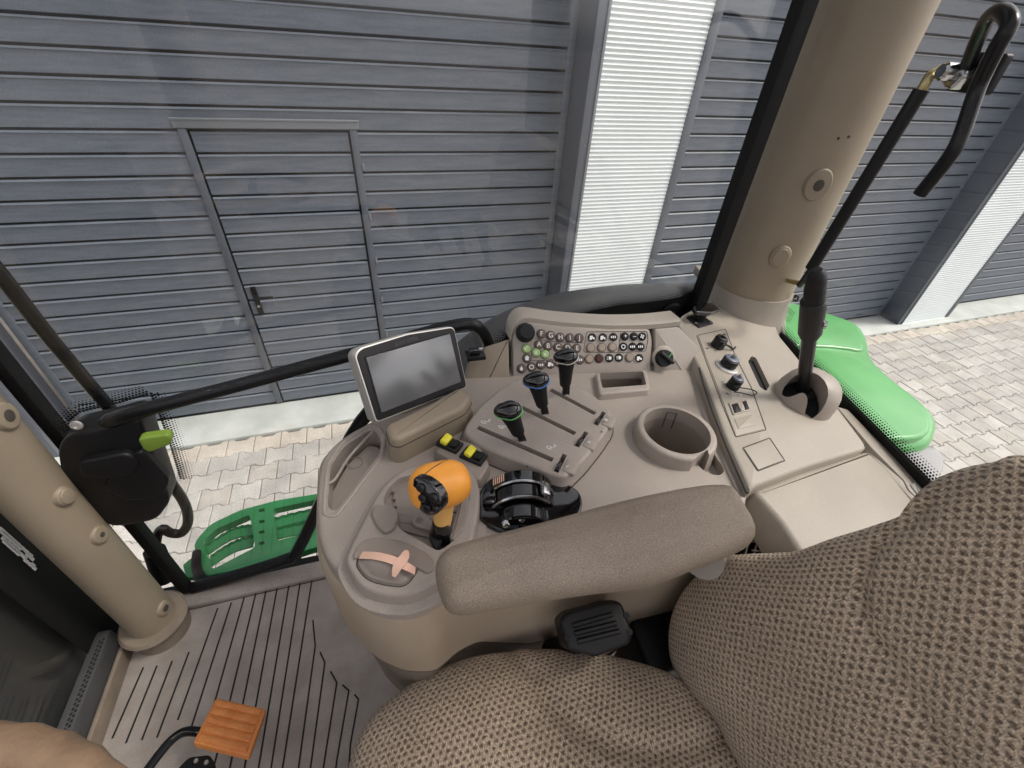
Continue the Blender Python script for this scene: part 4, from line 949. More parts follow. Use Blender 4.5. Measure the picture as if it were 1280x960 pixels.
# orange selector handle
FO = FC.w(552, 663, .022)
oh = thing('selector_handle', FO, 'orange bulbous gear selector handle with a black thumb pad on a short stem', 'lever')
K = Pz(552, 608, 2.335)
bm = B(); tube(bm, [FO-V((0, 0, .01)), FO+V((0, 0, .018))], [.016, .010], 16); obj('stem_boot', bm, BLKG, oh)
bm = B(); tube(bm, [FO+V((0, 0, .008)), FO*.6+K*.4+V((.002, 0, 0)), K-V((0, 0, .012))], [.0105, .0115, .0165], 18, 3); obj('stem', bm, ORG2, oh)
def blob(c, rx, ry, rz, rot, fn, m, name, parent, n=28, mi=22):
    bm = B(); rings = []
    for i in range(mi+1):
        ph_ = -PI/2+PI*i/mi; ring = []
        for j in range(n):
            a = 2*PI*j/n; d = V((math.cos(ph_)*math.cos(a), math.cos(ph_)*math.sin(a), math.sin(ph_)))
            q = V((d.x*rx, d.y*ry, d.z*rz))*fn(d); ring.append(bm.verts.new(V(c)+rot @ q))
        rings.append(ring)
    for a, b in zip(rings, rings[1:]):
        for j in range(n): bm.faces.new((a[j-1], a[j], b[j], b[j-1]))
    bmesh.ops.remove_doubles(bm, verts=bm.verts, dist=1e-5); return obj(name, bm, m, parent, 80)
vx = (Pz(590, 590, 2.335)-Pz(510, 610, 2.335)).normalized(); ORot = Frame((0, 0, 0), V((0, 0, 1)), vx).m.to_3x3()
def of(d):
    k = 1.0
    k += .10*max(0, -d.x)*(d.z > -.2) - .0
    k *= 1-.22*max(0, -d.z-.1)
    return k*(1/(abs(d.x)**2.6+abs(d.y)**2.6+abs(d.z)**2.6)**(1/2.6))*.97
grip = blob(K, .0355, .027, .0295, ORot, of, ORG, 'grip', oh)
from mathutils.bvhtree import BVHTree
def hits(o, pts, lift=0.):
    off = WL[o]; t = BVHTree.FromPolygons([v.co+off for v in o.data.vertices], [tuple(p.vertices) for p in o.data.polygons]); r = []
    for q in pts:
        h = t.ray_cast(CAM, ray(*q).normalized())
        if h[0] is not None: r.append(h[0]+(h[1] if h[1].dot(CAM-h[0]) > 0 else -h[1])*lift)
    return r
P = hits(grip, [(522, 604), (524, 599), (532, 592), (541, 585), (551, 579), (560, 575)], .0001)
bm = B(); tube(bm, P, .0006, 6, 3); obj('parting_line', bm, SEAM, oh)
hp_ = hits(grip, [(535, 623)])[0]; nn = ((CAM-hp_).normalized()*.62-ORot @ V((.8, .35, .12))).normalized(); Fp_ = Frame(hp_+nn*.001, nn, ORot @ V((0, -1, 0)))
pad_px = [(515, 600), (523, 599), (535, 605), (546, 616), (551, 629), (549, 640), (540, 646), (529, 644), (520, 634), (515, 618)]
bm = B(); slab(bm, [tuple(p) for p in spline([V(p) for p in Fp_.px(pad_px)], 3)], -.014, -.001, Fp_.m, .003, crown=.003); tp = obj('thumb_pad', bm, BLKG, oh)
for q, r_ in (((524, 611), .0055), ((527, 624), .0055), ((540, 624), .006), ((533, 636), .0055), ((543, 637), .004)):
    c = Fp_.px([q], .004)[0]; bm = B(); slab(bm, [(c[0]+r_*math.cos(2*PI*i/16), c[1]+r_*.8*math.sin(2*PI*i/16)) for i in range(16)], .0, .0045, Fp_.m, .0015); obj('pad_button', bm, BLK, tp)
# yellow rocker switches
ys = [((562, 558), (549, 545), (566, 542)), ((592, 570), (580, 560), (600, 560))]
bm = B(); slab(bm, fillet(FC.px([(543, 563), (556, 543), (600, 556), (612, 580), (600, 600), (586, 598), (568, 578)], .02), .005), 0, .02, FC.m, .004, taper=.003); yb = obj('rocker_block', bm, TAUPE_D, con)
dY = (FC.w(600, 575, .02)-FC.w(572, 566, .02)).normalized()
for cx, cy in ((562, 556), (592, 571)):
    M_ = FC.at(cx, cy, .021, -.75); bm = B(); box(bm, (0, 0, .001), (.036, .022, .006), M_, .0015); rk = obj('rocker_well', bm, BLK, yb)
    M2 = M_ @ Matrix.Rotation(.32, 4, 'Y'); bm = B(); box(bm, (-.008, 0, .006), (.012, .019, .008), M2, .0028); obj('yellow_rocker', bm, YEL, rk)
    bm = B(); box(bm, (.010, 0, .0045), (.011, .0135, .005), M_ @ Matrix.Rotation(-.25, 4, 'Y'), .001); obj('rocker_tail', bm, BLK, rk)
bm = B()
for i in range(2): box(bm, (i*.005-.0025, 0, 0), (.003, .0035, .0004), FC.at(603, 583, .0195, -.75))
obj('printed_mark', bm, WHITE, yb, 0)
# glossy black hand throttle dome
tf = Frame(FC.w(655, 628, 0), (0, 0, 1), FC.w(700, 640, 0)-FC.w(610, 610, 0))
bm = B(); slab(bm, [tuple(p) for p in spline([V(p) for p in FC.px([(597, 640), (600, 615), (616, 598), (645, 593), (690, 600), (722, 614), (726, 640), (700, 665), (640, 668), (606, 655)], .004)], 4)], 0, .007, FC.m, .003, crown=.0); th = obj('throttle_housing', bm, BLKG, con)
c0 = FC.w(653, 632, .0); xd = (FC.w(690, 622, 0)-FC.w(612, 622, 0)).normalized(); yd_ = V((0, 0, 1)).cross(xd)
def archband(y0, y1, R, a0, a1, name, m, parent, zc=-.012, th_=.004):
    bm = B(); n = 26; rows = []
    for i in range(n+1):
        a = a0+(a1-a0)*i/n; rows.append([bm.verts.new(c0+xd*(-r_*math.cos(a))+yd_*y+V((0, 0, zc+r_*math.sin(a)))) for y, r_ in ((y0, R-th_), (y0, R-.0015), (y0+.0015, R), (y1-.0015, R), (y1, R-.0015), (y1, R-th_))])
    for a, b in zip(rows, rows[1:]):
        for k in range(6): bm.faces.new((a[k], a[(k+1) % 6], b[(k+1) % 6], b[k]))
    bm.faces.new(rows[0]); bm.faces.new(list(reversed(rows[-1]))); return obj(name, bm, m, parent)
archband(.016, .034, .047, .3, 2.85, 'throttle_arch', BLKG, th, th_=.03)
archband(.012, .0158, .050, .35, 2.75, 'chrome_arc', CHROME, th)
archband(-.008, .0115, .046, .25, 2.8, 'throttle_arch', BLKG, th, th_=.03)
archband(-.012, -.0085, .048, .5, 2.4, 'chrome_arc', CHROME, th)
archband(-.035, -.0125, .038, .2, 2.9, 'throttle_arch', BLKG, th, th_=.025)
bm = B(); P0 = c0+xd*.028+yd_*.003+V((0, 0, .032)); box(bm, (0, 0, 0), (.012, .02, .008), Frame(P0, V((0, 0, 1))+xd*.7, xd).m, .002); obj('throttle_tab', bm, CHROME, th)
bm = B(); box(bm, (0, 0, 0), (.018, .026, .022), Frame(c0-xd*.045+yd_*.004+V((0, 0, .008)), V((0, 0, 1)), xd).m, .004); obj('throttle_step', bm, BLKG, th)
bm = B()
for i in range(6): box(bm, (-.014+i*.0032, 0, 0), (.0018, .012, .0006), Frame(c0-xd*.028+yd_*.025+V((0, 0, .027)), V((0, 0, 1))-xd*.7, xd).m)
obj('speed_marks', bm, PINK, th, 0)
for q in ((632, 656), (652, 650), (665, 645)):
    bm = B(); lathe(bm, [(.005, 0), (.005, .004), (.003, .006), (0, .006)], FC.at(*q, .014), 14); obj('small_screw', bm, CHROME, th)
# ---------------- monitor
mo = thing('touch_monitor', (.034, .5555, 2.27), 'grey framed touch monitor with blank reflecting screen, tilted on the console corner', 'monitor')
Rm = Matrix(((0.865, -0.12, 0.487), (0.482, 0.467, -0.741), (-0.138, 0.876, 0.462)))
MM = Matrix.Translation((.0336, .5555, 2.337)) @ Rm.to_4x4(); wS, hS = .150, .0818
bm = B(); cs_ = [(-.087, -.054), (.088, -.056), (.090, .045), (.085, .052), (.0, .0595), (-.080, .057), (-.090, .050)]
slab(bm, fillet(cs_, .008, 5), -.030, -.002, MM, .008, rb=.012, seg=4); cz = obj('case', bm, CASE, mo)
bm = B(); slab(bm, fillet([(-.086, -.053), (.087, -.055), (.089, .045), (.084, .051), (.0, .0585), (-.079, .056), (-.089, .049)], .007, 5), -.0025, .0005, MM, .001); obj('silver_trim', bm, SILV, mo)
bm = B(); slab(bm, fillet([(-.084, -.051), (.085, -.053), (.087, .044), (.082, .049), (.0, .0565), (-.077, .054), (-.087, .047)], .006, 5), 0, .0022, MM, .001); bz = obj('bezel', bm, BEZEL, mo)
bm = B(); box(bm, (0, 0, .0026), (wS+.004, hS+.004, .0012), MM, .0004); obj('screen_gasket', bm, GROOVE, mo)
bm = B(); box(bm, (0, 0, .0034), (wS, hS, .0012), MM, .0004); obj('screen', bm, SCREEN, mo)
text('brand_lettering', 'JOHN DEERE', .0072, MM @ Matrix.Translation((-.006, .0478, .0025)) @ Matrix.Rotation(.03, 4, 'Z'), BLKG, bz, .0003)
ped = [(484, 532), (500, 524), (540, 510), (575, 490), (580, 500), (578, 514), (560, 528), (530, 545), (496, 564), (488, 560)]
bm = B(); slab(bm, fillet(FC.px([(484, 548), (500, 540), (540, 520), (574, 500), (590, 512), (580, 527), (545, 545), (500, 568), (490, 566)], .015), .008), 0, .045, FC.m, .008, seg=4, taper=.004); pe = obj('pedestal', bm, BEIGE, con)
q = inset(ccw(fillet(FC.px([(484, 548), (500, 540), (540, 520), (574, 500), (590, 512), (580, 527), (545, 545), (500, 568), (490, 566)], .015), .008)), -.0012)
bm = B(); tube(bm, [FC.m @ V((x, y, .03)) for x, y in q+q[:1]], .0008, 6); obj('pedestal_seam', bm, SEAM, pe)
bm = B(); box(bm, (0, -.035, -.02), (.08, .05, .03), MM, .008); obj('tilt_joint', bm, BEIGE, pe)
#@@SHELF
s1, s2, s3 = Pz(850, 400, 2.275), Pz(935, 612, 2.265), Pz(1160, 600, 2.205)
FH = frame3(s1, s2, s3)
sh = thing('rear_shelf', s2, 'light beige rear corner shelf carrying connectors and tall lever below the rear window', 'trim shelf')
def H(name, pts, z0, z1, m, parent=None, r=.003, fr=.006, h=None, label=None, **k): return C(name, pts, z0, z1, m, parent or sh, r, fr, FH, h, label, **k)
shp = H('shelf_panel', [(846, 402), (852, 394), (880, 378), (905, 366), (962, 384), (975, 420), (1030, 486), (1086, 560), (1010, 583), (944, 608), (938, 616), (932, 600), (905, 540), (880, 470)], -.07, 0, SHELF, r=.006, fr=.015, seg=3)
cut(shp, [cutter(FH, [(935, 452), (939, 445), (945, 447), (962, 482), (958, 489), (950, 484)], -.05, .02, .005)])
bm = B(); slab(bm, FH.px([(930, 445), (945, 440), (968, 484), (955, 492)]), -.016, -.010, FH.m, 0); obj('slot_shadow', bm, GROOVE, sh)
bm = B(); q = FH.px([(846, 404), (863, 418), (885, 490), (908, 550), (936, 614)]); tube(bm, [FH.m @ V((x, y, -.004)) for x, y in q], .0025, 8, 3); obj('joint_gap', bm, SEAM, sh)
# connector panel
cpn = H('connector_plate', [(873, 420), (906, 412), (918, 446), (937, 485), (956, 536), (920, 545), (905, 505), (888, 460)], -.002, .0015, SHELF, r=.001, fr=.003)
q = fillet(FH.px([(871, 419), (907, 411), (920, 446), (940, 485), (958, 537), (920, 546), (903, 505), (886, 460)], .001), .003)
bm = B(); tube(bm, [FH.m @ V((x, y, .0002)) for x, y in q+q[:1]], .0008, 6); obj('plate_gap', bm, SEAM, cpn)
def connector(px, py, r, top, name, lab, ring=False):
    M_ = FH.at(px, py, .0015); t = thing(name, M_.translation, lab, 'socket', 'round sockets on the rear shelf')
    if ring: bm = B(); lathe(bm, [(r*1.45, 0), (r*1.45, .003), (r*1.3, .005), (r*1.1, .005)], M_, 28); obj('collar', bm, SILV, t)
    bm = B(); lathe(bm, [(r, 0), (r*1.02, .004), (r*.96, .005), (r*1.0, .009), (r*.95, .010), (r, .014), (r*.97, .020), (r*.8, .021)], M_, 28, lambda a, z: 1+(.03*math.cos(14*a) if .003 < z < .012 else 0)); obj('body', bm, BLK, t)
    bm = B(); lathe(bm, [(r*.86, .020), (r*.84, .0235), (r*.7, .0245), (r*.3, .0245), (r*.28, .028), (r*.12, .0285), (0, .0285)], M_, 24); obj('dust_cap', bm, top, t)
    bm = B(); lathe(bm, [(r*.26, .0284), (r*.24, .0310), (r*.1, .0312), (0, .0308)], M_, 14); obj('cap_stud', bm, CHROME, t)
    return t
GREYB = mat('bluish_grey_cap', (.13, .15, .19), .3)
connector(896, 433, .0135, BLK, 'round_socket', 'black ribbed socket with white centre, farthest of the three sockets on the shelf')
connector(908, 459, .0155, GREYB, 'round_socket', 'largest of the three shelf sockets, grey cap inside a silver collar', True)
t3 = connector(915, 484, .0115, GREYB, 'round_socket', 'smallest shelf socket with a looped black cap cord, nearest the rocker switch')
bm = B(); tube(bm, [FH.w(*p) for p in ((918, 483, .02), (928, 485, .018), (940, 487, .01), (946, 491, .006), (940, 494, .006), (926, 491, .008), (918, 490, .012))], .0011, 8, 4); obj('cap_cord', bm, BLK, t3)
cord = tag(obj('cap_strap', tube(B(), [FH.w(*p) for p in ((903, 430, .02), (910, 432, .012), (916, 436, .006), (919, 434, .006))], .0022, 8, 3), BLK), 'short black strap hanging beside the farthest shelf socket', 'strap')
for p in ((884, 436), (907, 423), (903, 478), (909, 493), (925, 494)):
    bm = B(); lathe(bm, [(.0028, 0), (.0024, .0015), (0, .0018)], FH.at(*p, .0015), 10); obj('screw', bm, CHROME, cpn)
rs = H('switch_bezel', [(911, 503), (934, 498), (940, 512), (917, 518)], .001, .004, SHELF, r=.001, fr=.002)
H('switch_half', [(915, 505), (921, 503.5), (926, 514), (919, 516)], .003, .0055, BLK, rs, r=.001, fr=.001); H('switch_half', [(922, 503), (928, 501.5), (932, 512), (926.5, 513.5)], .003, .007, SHELF, rs, r=.001, fr=.001); H('switch_half', [(928.5, 501.5), (933, 500.5), (937, 510.5), (932.5, 512)], .003, .0055, BLK, rs, r=.001, fr=.001)
bk = H('blank_cover', [(918, 523), (940, 518), (946, 531), (923, 536)], .0008, .0025, SHELF, r=.001, fr=.002)
dcv = H('square_cover', [(930, 560), (961, 549), (979, 575), (948, 587)], -.002, .0025, SHELF, r=.001, fr=.002)
q = fillet(FH.px([(928, 560), (962, 547.5), (981, 576), (947, 589)], .0), .002); bm = B(); tube(bm, [FH.m @ V((x, y, .0001)) for x, y in q+q[:1]], .0009, 6); obj('cover_gap', bm, SEAM, dcv)
# little vent / coat hook at the back corner
vh = thing('swivel_bracket', FH.w(880, 395), 'small black swivel bracket at the back corner of the shelf by the rear post', 'bracket')
bm = B(); slab(bm, fillet(FH.px([(858, 396), (874, 392), (892, 404), (874, 409)], .003), .003), 0, .004, FH.m, .001); obj('base_plate', bm, BLK, vh)
bm = B(); lathe(bm, [(.009, 0), (.007, .012), (.008, .02), (.006, .024)], FH.at(876, 400, .003), 14); obj('neck', bm, BLK, vh)
bm = B(); slab(bm, fillet(FH.px([(866, 386), (874, 380), (890, 379), (900, 388), (888, 392), (870, 391)], .03), .004), .024, .033, FH.m, .003); obj('head_plate', bm, BLKG, vh)
for p, h_ in (((897, 390), .027), ((888, 403), .005), ((870, 404), .005)):
    bm = B(); lathe(bm, [(.0032, 0), (.0028, .003), (0, .0035)], FH.at(*p, h_), 10); obj('screw', bm, CHROME, vh)
# domed lever housing and tall lever
hc = FH.w(1003, 500, 0); RD = .0525
tl = thing('tall_lever', hc, 'tall black telescopic lever rising from a domed beige housing beside the rear window', 'lever')
M_ = Matrix.Translation(hc) @ FH.m.to_3x3().to_4x4()
bm = B(); lathe(bm, [(RD*1.03, -.012), (RD*1.03, 0), (RD*1.0, .018), (RD*.91, .036), (RD*.78, .049), (RD*.6, .057), (RD*.35, .062), (0, .064)], M_, 44); dm = obj('domed_housing', bm, TAUPE, tl)
dn = (FH.n*.75+(CAM-hc).normalized()*.65).normalized(); FD = Frame(hc+FH.n*.036, dn, (1, 0, 0))
op = ccw([tuple(p) for p in spline([V(p) for p in FD.px([(978, 491), (983, 480), (997, 474), (1012, 477), (1022, 488), (1027, 504), (1024, 516), (1015, 521), (1007, 517), (1004, 505), (997, 498), (985, 498)])], 4)])
x = B(); slab(x, op, -.024, .06, FD.m, 0); cut(dm, [x])
bm = B(); slab(bm, inset(op, -.0006), -.028, -.011, FD.m, 0); obj('inner_boot', bm, BLKM, tl)
bm = B(); box(bm, (.008, -.004, .016), (.022, .016, .02), M_, .003); obj('pivot_block', bm, BLK, tl)
b0 = FH.w(1003, 492, .012); b1 = Pz(1021, 346, 2.50)
dv = (b1-b0)
def seg_(u0, u1, r0, r1, m, name, caps=None):
    bm = B(); f = Frame(b0+dv*u0, dv, (1, 0, 0)); L_ = dv.length*(u1-u0); c = .003
    lathe(bm, [(0, 0), (r0-c, 0), (r0, c), (r1, L_-c), (r1-c, L_), (0, L_)] if not caps else caps(L_), f.m, 24); return obj(name, bm, m, tl)
seg_(-.02, .60, .0112, .0112, BLKP, 'lever_shaft'); seg_(.55, .60, .0145, .0145, BLK, 'clamp_ring')
seg_(.58, .84, .0172, .0180, BLK, 'clamp_sleeve')
seg_(.82, 1.05, .0158, .0158, BLK, 'lever_head', lambda L_: [(.0, 0), (.0145, .0), (.0145, L_*.45), (.0137, L_*.47), (.0137, L_*.72), (.011, L_*.9), (.006, L_*.985), (0, L_)])
bm = B(); lathe(bm, [(.0065, 0), (.0065, .004), (0, .005)], Frame(b0+dv*.68+V((.012, -.0125, 0)), (.7, -.7, .1)).m, 12); obj('clamp_bolt', bm, CHROME, tl)
# storage lid, rail, latch, net
lid = thing('storage_box', Pz(1040, 620, 2.2), 'smooth cream storage box lid between the armrest, shelf and seat', 'storage box')
bm = B(); FB = Frame(FH.p-FH.n*.018, FH.n, FH.x)
slab(bm, fillet(FB.px([(941, 612), (1000, 588), (1084, 562), (1122, 598), (1165, 640), (1150, 700), (1060, 720), (1003, 694), (975, 650)]), .010, 6), -.06, 0, FB.m, .010, seg=5); obj('lid', bm, SHELF, lid)
bm = B(); slab(bm, fillet(FB.px([(938, 616), (1000, 592), (1088, 566), (1170, 650), (1150, 710), (1060, 730), (1000, 700), (970, 655)], -.03), .01), -.5, -.055, FB.m, .01); obj('box_body', bm, BEIGE, lid)
bm = B(); slab(bm, FB.px([(1040, 515), (1092, 562), (1150, 628), (1165, 628), (1100, 560), (1048, 508)], -.01), -.05, -.012, FB.m, 0); obj('dark_gap', bm, GROOVE, lid)
bm = B(); slab(bm, fillet(FB.px([(1046, 508), (1060, 512), (1140, 594), (1158, 610), (1150, 626), (1136, 612), (1130, 600), (1090, 560)], .006), .004), -.02, .006, FB.m, .0015); rl = obj('latch_rail', bm, SHELF, lid)
bm = B(); slab(bm, fillet(FB.px([(1138, 606), (1144, 602), (1154, 612), (1149, 620)], .008), .003), .004, .0085, FB.m, .002); obj('latch_button', bm, CASE, rl)
net = thing('storage_net', Pz(965, 675, 2.16), 'black pocket with a taut beige net between armrest end and storage box', 'net')
FN = Frame((0, 0, 2.175), (0, 0, 1))
bm = B(); slab(bm, FN.px([(920, 690), (935, 660), (950, 640), (975, 655), (1010, 700), (960, 730)]), -.03, -.022, FN.m, 0); obj('pocket_back', bm, BLK, net)
bm = B()
for i in range(6):
    tube(bm, [FN.w(930+i*11, 700-i*2, -.004), FN.w(938+i*11, 672-i*1, -.001), FN.w(952+i*9, 640+i*5, 0)], .0013, 6, 4)
for i in range(4): tube(bm, [FN.w(928+i*4, 652+i*12, 0), FN.w(958+i*4, 662+i*10, -.003), FN.w(985+i*8, 680+i*8, 0)], .0013, 6, 4)
obj('net_cord', bm, TAUPE, net)
bm = B(); tube(bm, [FN.w(a, b, .004) for a, b in ((948, 646), (972, 655), (992, 672), (1015, 700))], .0055, 10, 4); obj('net_hem', bm, TAUPE, net)
#@@SEAT
def puffy(name, F, outl, H_, T, p=2.6, disp=None, m=FAB, parent=None, nr=34, n2=6, shr=.0):
    """stuffed cushion: outline in the plane of F, crown height H_, depth T behind the plane"""
    o = ccw([tuple(q) for q in spline([V(q) for q in outl], n2)]); k = len(o); cx = sum(q[0] for q in o)/k; cy = sum(q[1] for q in o)/k
    bm = B(); uv = bm.loops.layers.uv.new('UVMap'); rings = []; U_ = {}
    for i in range(nr+1):
        if i <= 6:                                      # side wall from the back up to the rim
            a = i/6; s = 1-.03*(1-a)-shr*(1-a); z = -T*(1-a)**1.0
        else:
            b_ = (i-6)/(nr-6); s = 1-b_; z = H_*(1-s**p)**(1/ (p*.72))
            if i == nr: s = 0.004
        ring = []
        for j, (x, y) in enumerate(o):
            X, Y = cx+(x-cx)*s, cy+(y-cy)*s; zz = z+(disp(X, Y, s) if disp and i > 3 else 0)
            v = bm.verts.new((X, Y, zz)); ring.append(v)
            ext = 0 if i > 6 else (1-i/6)*T; dd = V((x-cx, y-cy)).normalized()*(ext+ max(0, H_*.9-(z if i > 6 else 0))*1.0)
            U_[v] = (X+dd.x, Y+dd.y)
        rings.append(ring)
    for a, b in zip(rings, rings[1:]):
        for j in range(k):
            f = bm.faces.new((a[j-1], a[j], b[j], b[j-1]))
            for l in f.loops: l[uv].uv = U_[l.vert]
    bm.faces.new(rings[-1]); bm.faces.new(list(reversed(rings[0])))
    bmesh.ops.transform(bm, matrix=F.m, verts=bm.verts); return obj(name, bm, m, parent, 180)
def segdist(p, line):
    best = 9; side = 0
    for a, b in zip(line, line[1:]):
        d = b-a; t = max(0, min(1, (p-a).dot(d)/d.length_squared)); q = p-(a+d*t)
        if q.length < best: best = q.length; side = d.x*q.y-d.y*q.x
    return best, (1 if side > 0 else -1)
seat = thing('operator_seat', (.1, 0, ZF), 'brown woven-fabric driver seat filling the lower right', 'seat')
FQ = Frame((0, 0, 1.955), (0, 0, 1))
cr = [(424, 985), (432, 950), (446, 912), (470, 880), (510, 848), (550, 826), (600, 811), (660, 806), (720, 809), (780, 819), (840, 838), (900, 872)]
co = FQ.px(cr, .022)
co = [(x, y) for x, y in co]
mx_ = [(co[-1][0]+.06, co[-1][1]-.04), (.44, 0), (.40, -.17), (.2, -.26), (-.02, -.26), (-.12, -.2), (co[0][0]-.015, 0)]
crease = [V(q) for q in FQ.px([(668, 842), (690, 878), (722, 908), (770, 930), (825, 940), (880, 930), (930, 905)], .04)]
def cd_(x, y, s):
    d, sd_ = segdist(V((x, y)), crease); return -.012*math.exp(-(d/.014)**2)+(.010*(1-math.exp(-(d/.05)**2)) if sd_ > 0 else -.004*(1-math.exp(-(d/.03)**2)))
puffy('seat_cushion', FQ, co+mx_, .038, .09, 2.8, cd_, FAB, seat)
AL = math.radians(15); nb = V((-math.cos(AL), 0, math.sin(AL))); FBk = Frame((.40, 0, 2.0), nb, (0, -1, 0))
br = [(925, 975), (903, 932), (885, 897), (856, 866), (834, 832), (829, 798), (834, 765), (848, 737), (872, 712), (905, 696), (945, 693), (985, 690), (1030, 674), (1080, 658), (1122, 640), (1148, 606), (1185, 588), (1230, 578), (1290, 574)]
bo = FBk.px(br, .02)
bo = [(x, y) for x, y in bo]
tpx = bo[-1]
mirror = [(tpx[0]+.1, tpx[1]+.02), (.17, bo[-1][1]-.02), (.2, .3), (.24, .15), (.22, 0.0), (.12, -.08), (bo[0][0]+.08, bo[0][1]-.02)]
seam = [V(q) for q in FBk.px([(1135, 640), (1105, 662), (1075, 695), (1062, 730), (1068, 775), (1095, 825), (1140, 890), (1180, 980)], .05)]
def bd_(x, y, s):
    d, sd_ = segdist(V((x, y)), seam); return -.010*math.exp(-(d/.007)**2)+.006*(1-math.exp(-(d/.04)**2))
puffy('backrest', FBk, bo+mirror, .040, .10, 2.6, bd_, FAB, seat)
bm = B(); P = [FBk.m @ V((q.x, q.y, .040)) for q in seam]; 
bm = B(); slab(bm, fillet([(-.1, -.2), (.38, -.22), (.38, .22), (-.1, .2)], .05), ZF+.25, 1.89, None, .02); obj('seat_base', bm, BLK, seat)
bm = B(); slab(bm, fillet([(.0, -.12), (.28, -.12), (.28, .12), (.0, .12)], .03), ZF, ZF+.25, None, .01); obj('suspension', bm, BLKM, seat)
# armrest
ar = thing('armrest', Pz(750, 660, 2.34), 'long padded brown vinyl armrest reaching over the front edge of the console', 'armrest')
FA = Frame((0, 0, 2.36), (0, 0, 1))
ao = FA.px([(544, 712), (544, 690), (558, 674), (590, 663), (680, 641), (780, 615), (860, 599), (905, 595), (925, 602), (940, 624), (952, 646), (950, 662), (925, 676), (870, 697), (820, 716), (760, 722), (700, 730), (620, 744), (575, 750), (555, 742)])
am = Pz(950, 650, 2.36).x
def az(x, y, z): return 0
bm = B(); slab(bm, [tuple(q) for q in spline([V(q) for q in ao], 3)], -.046, -.004, FA.m, .018, rb=.02, seg=7, crown=.004); obj('pad', bm, ARM, ar, 60)
bm = B(); tube(bm, [Pz(880, 700, 2.29), V((.42, .25, 2.18)), V((.46, .2, 2.05))], [.022, .022, .025], 14, 4); obj('arm_bracket', bm, TAUPE_D, ar)
bm = B(); box(bm, (.25, .36, 2.1), (.02, .2, .1), None, .005); bm.free()
# black adjuster knob beside the cushion
kb = thing('seat_adjuster', Pz(748, 785, 2.06), 'chunky black ribbed adjuster grip between the armrest and the cushion', 'seat adjuster')
FK = Frame(Pz(748, 785, 2.08), V((-.1, -.45, 1)), Pz(785, 778, 2.08)-Pz(705, 795, 2.08))
bm = B(); slab(bm, fillet(FK.px([(699, 774), (710, 764), (765, 749), (778, 753), (792, 792), (788, 806), (745, 822), (708, 812)], .0), .007), -.05, 0, FK.m, .007, seg=4); kk = obj('grip_block', bm, BLK, kb)
for a, b in (((716, 782), (765, 768)), ((718, 792), (770, 779)), ((722, 802), (774, 789))):
    A, Bq = FK.w(*a), FK.w(*b); bm = B(); tube(bm, [A, Bq], .0042, 8); obj('finger_rib', bm, BLK, kb)
for p in ((709, 797), (783, 769), (787, 790)):
    bm = B(); lathe(bm, [(.0045, 0), (.0045, .001), (0, .001)], FK.at(*p, .0), 12); obj('bolt_recess', bm, GROOVE, kb)
bm = B(); tube(bm, [Pz(748, 790, 2.05), V((.2, .27, 1.9))], .018, 12); obj('stalk', bm, BLK, kb)
bm = B(); slab(bm, fillet([(.34, .18), (.46, .18), (.46, .275), (.35, .275)], .02), 1.7, 1.93, None, .01); obj('seat_hinge_cover', bm, BLK, seat)
# pedals
pe1 = thing('orange_pedal', Pz(288, 905, ZF+.12), 'worn orange ribbed pedal pad on a bent black arm above the floor mat', 'pedal')
FPd = Frame(Pz(288, 905, ZF+.14), V((.25, .25, 1)), (1, 0, 0))
pp = FPd.px([(270, 872), (333, 886), (312, 945), (241, 928)])
bm = B(); slab(bm, fillet(pp, .006), -.014, 0, FPd.m, .003, seg=3); pad = obj('pedal_pad', bm, PEDAL, pe1)
A0, A1, A2, A3 = [V(q) for q in pp]
for i in range(5):
    u0, u1 = .05+i*.19, .05+i*.19+.145
    def L2(a, b, t): return a+(b-a)*t
    qs = [L2(L2(A0, A3, u), L2(A1, A2, u), v) for u, v in ((u0, .05), (u0, .93), (u1, .93), (u1, .05))]
    bm = B(); slab(bm, fillet([tuple(q) for q in qs], .003), -.001, .0035, FPd.m, .002); obj('pad_rib', bm, PEDAL, pad)
bm = B(); tube(bm, [FPd.w(262, 918, -.02), FPd.w(236, 914, -.03), FPd.w(218, 922, -.04), FPd.w(198, 944, -.06), FPd.w(165, 990, -.1)], .0085, 12, 5); obj('pedal_arm', bm, BLKP, pe1)
pe2 = thing('black_pedal', Pz(245, 955, ZF+.1), 'black rubber pedal pad cut by the bottom edge, below the orange one', 'pedal')
F2 = Frame(Pz(245, 955, ZF+.14), V((.2, .2, 1)), (1, 0, 0))
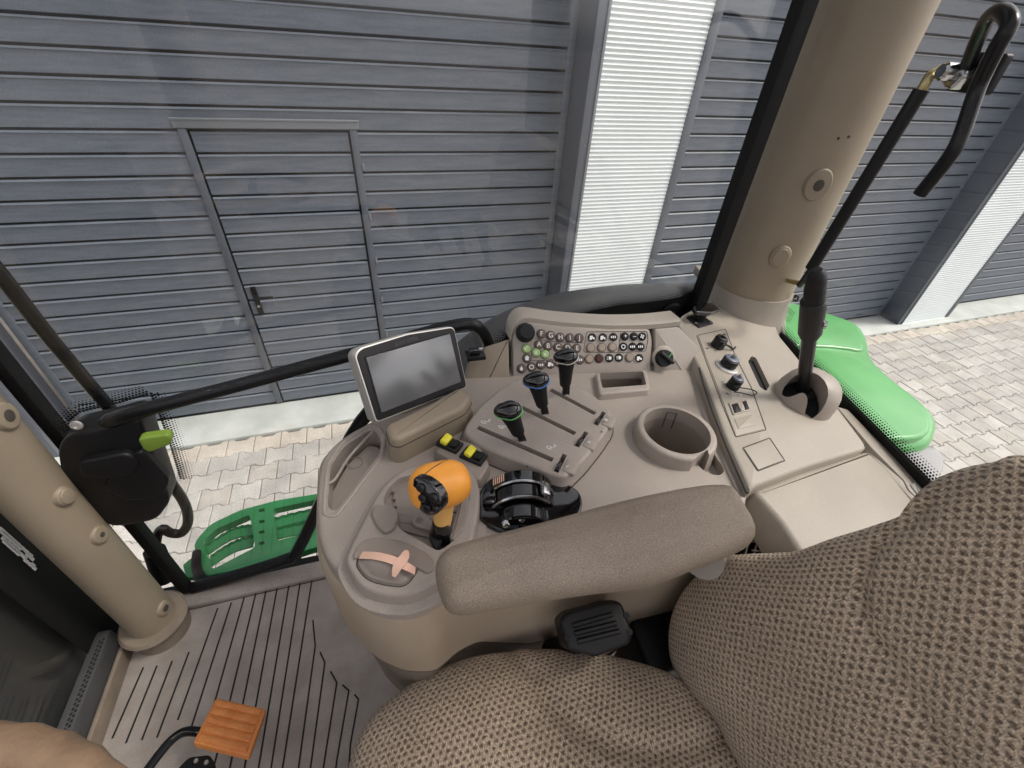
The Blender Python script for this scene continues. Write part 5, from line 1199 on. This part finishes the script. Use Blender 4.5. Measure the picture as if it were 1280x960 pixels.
bm = B(); slab(bm, fillet(F2.px([(222, 960), (236, 946), (262, 943), (270, 955), (262, 985), (215, 985)]), .006), -.012, 0, F2.m, .003); p2 = obj('pedal_pad', bm, BLKM, pe2)
for q in ((245, 951), (258, 953)):
    bm = B(); lathe(bm, [(.004, 0), (.003, .003), (0, .003)], F2.at(*q, 0), 10); obj('stud', bm, CASE, p2)
# steering wheel rim corner
sw_ = thing('steering_wheel', Pz(0, 1100, 2.3), 'tan leather steering wheel rim cutting across the bottom left corner', 'steering wheel')
c3 = [Pz(-40, 925, 2.33), Pz(60, 938, 2.33), Pz(142, 985, 2.33)]
(a_, b_, c_) = c3; ax_, ay_, bx_, by_, cx_, cy_ = a_.x, a_.y, b_.x, b_.y, c_.x, c_.y
d_ = 2*(ax_*(by_-cy_)+bx_*(cy_-ay_)+cx_*(ay_-by_))
ux = ((ax_**2+ay_**2)*(by_-cy_)+(bx_**2+by_**2)*(cy_-ay_)+(cx_**2+cy_**2)*(ay_-by_))/d_; uy = ((ax_**2+ay_**2)*(cx_-bx_)+(bx_**2+by_**2)*(ax_-cx_)+(cx_**2+cy_**2)*(bx_-ax_))/d_
Rr = (V((ux, uy))-V((ax_, ay_))).length; print('WHEEL', ux, uy, Rr)
dirc = (V((ux, uy))-V((bx_, by_))).normalized(); Rr = .19; cw = V((bx_, by_))+dirc*(Rr+.004)
bm = B(); n = 96
for i in range(n):
    pass
P = [V((cw.x+Rr*math.cos(2*PI*i/n), cw.y+Rr*math.sin(2*PI*i/n), 2.33)) for i in range(n+1)]
tube(bm, P, [.0165+.0007*math.cos(i*PI) for i in range(n+1)], 16, 0, False); obj('rim', bm, TANW, sw_)
bm = B(); lathe(bm, [(.05, -.04), (.06, -.01), (.045, 0), (0, .003)], Matrix.Translation((cw.x, cw.y, 2.31)), 28); hub = obj('hub', bm, BLK, sw_)
for k in range(3):
    a = 2*PI*k/3+2.6; bm = B(); tube(bm, [(cw.x+.05*math.cos(a), cw.y+.05*math.sin(a), 2.295), (cw.x+(Rr-.01)*math.cos(a), cw.y+(Rr-.01)*math.sin(a), 2.328)], [.014, .011], 10); obj('spoke', bm, BLK, sw_)
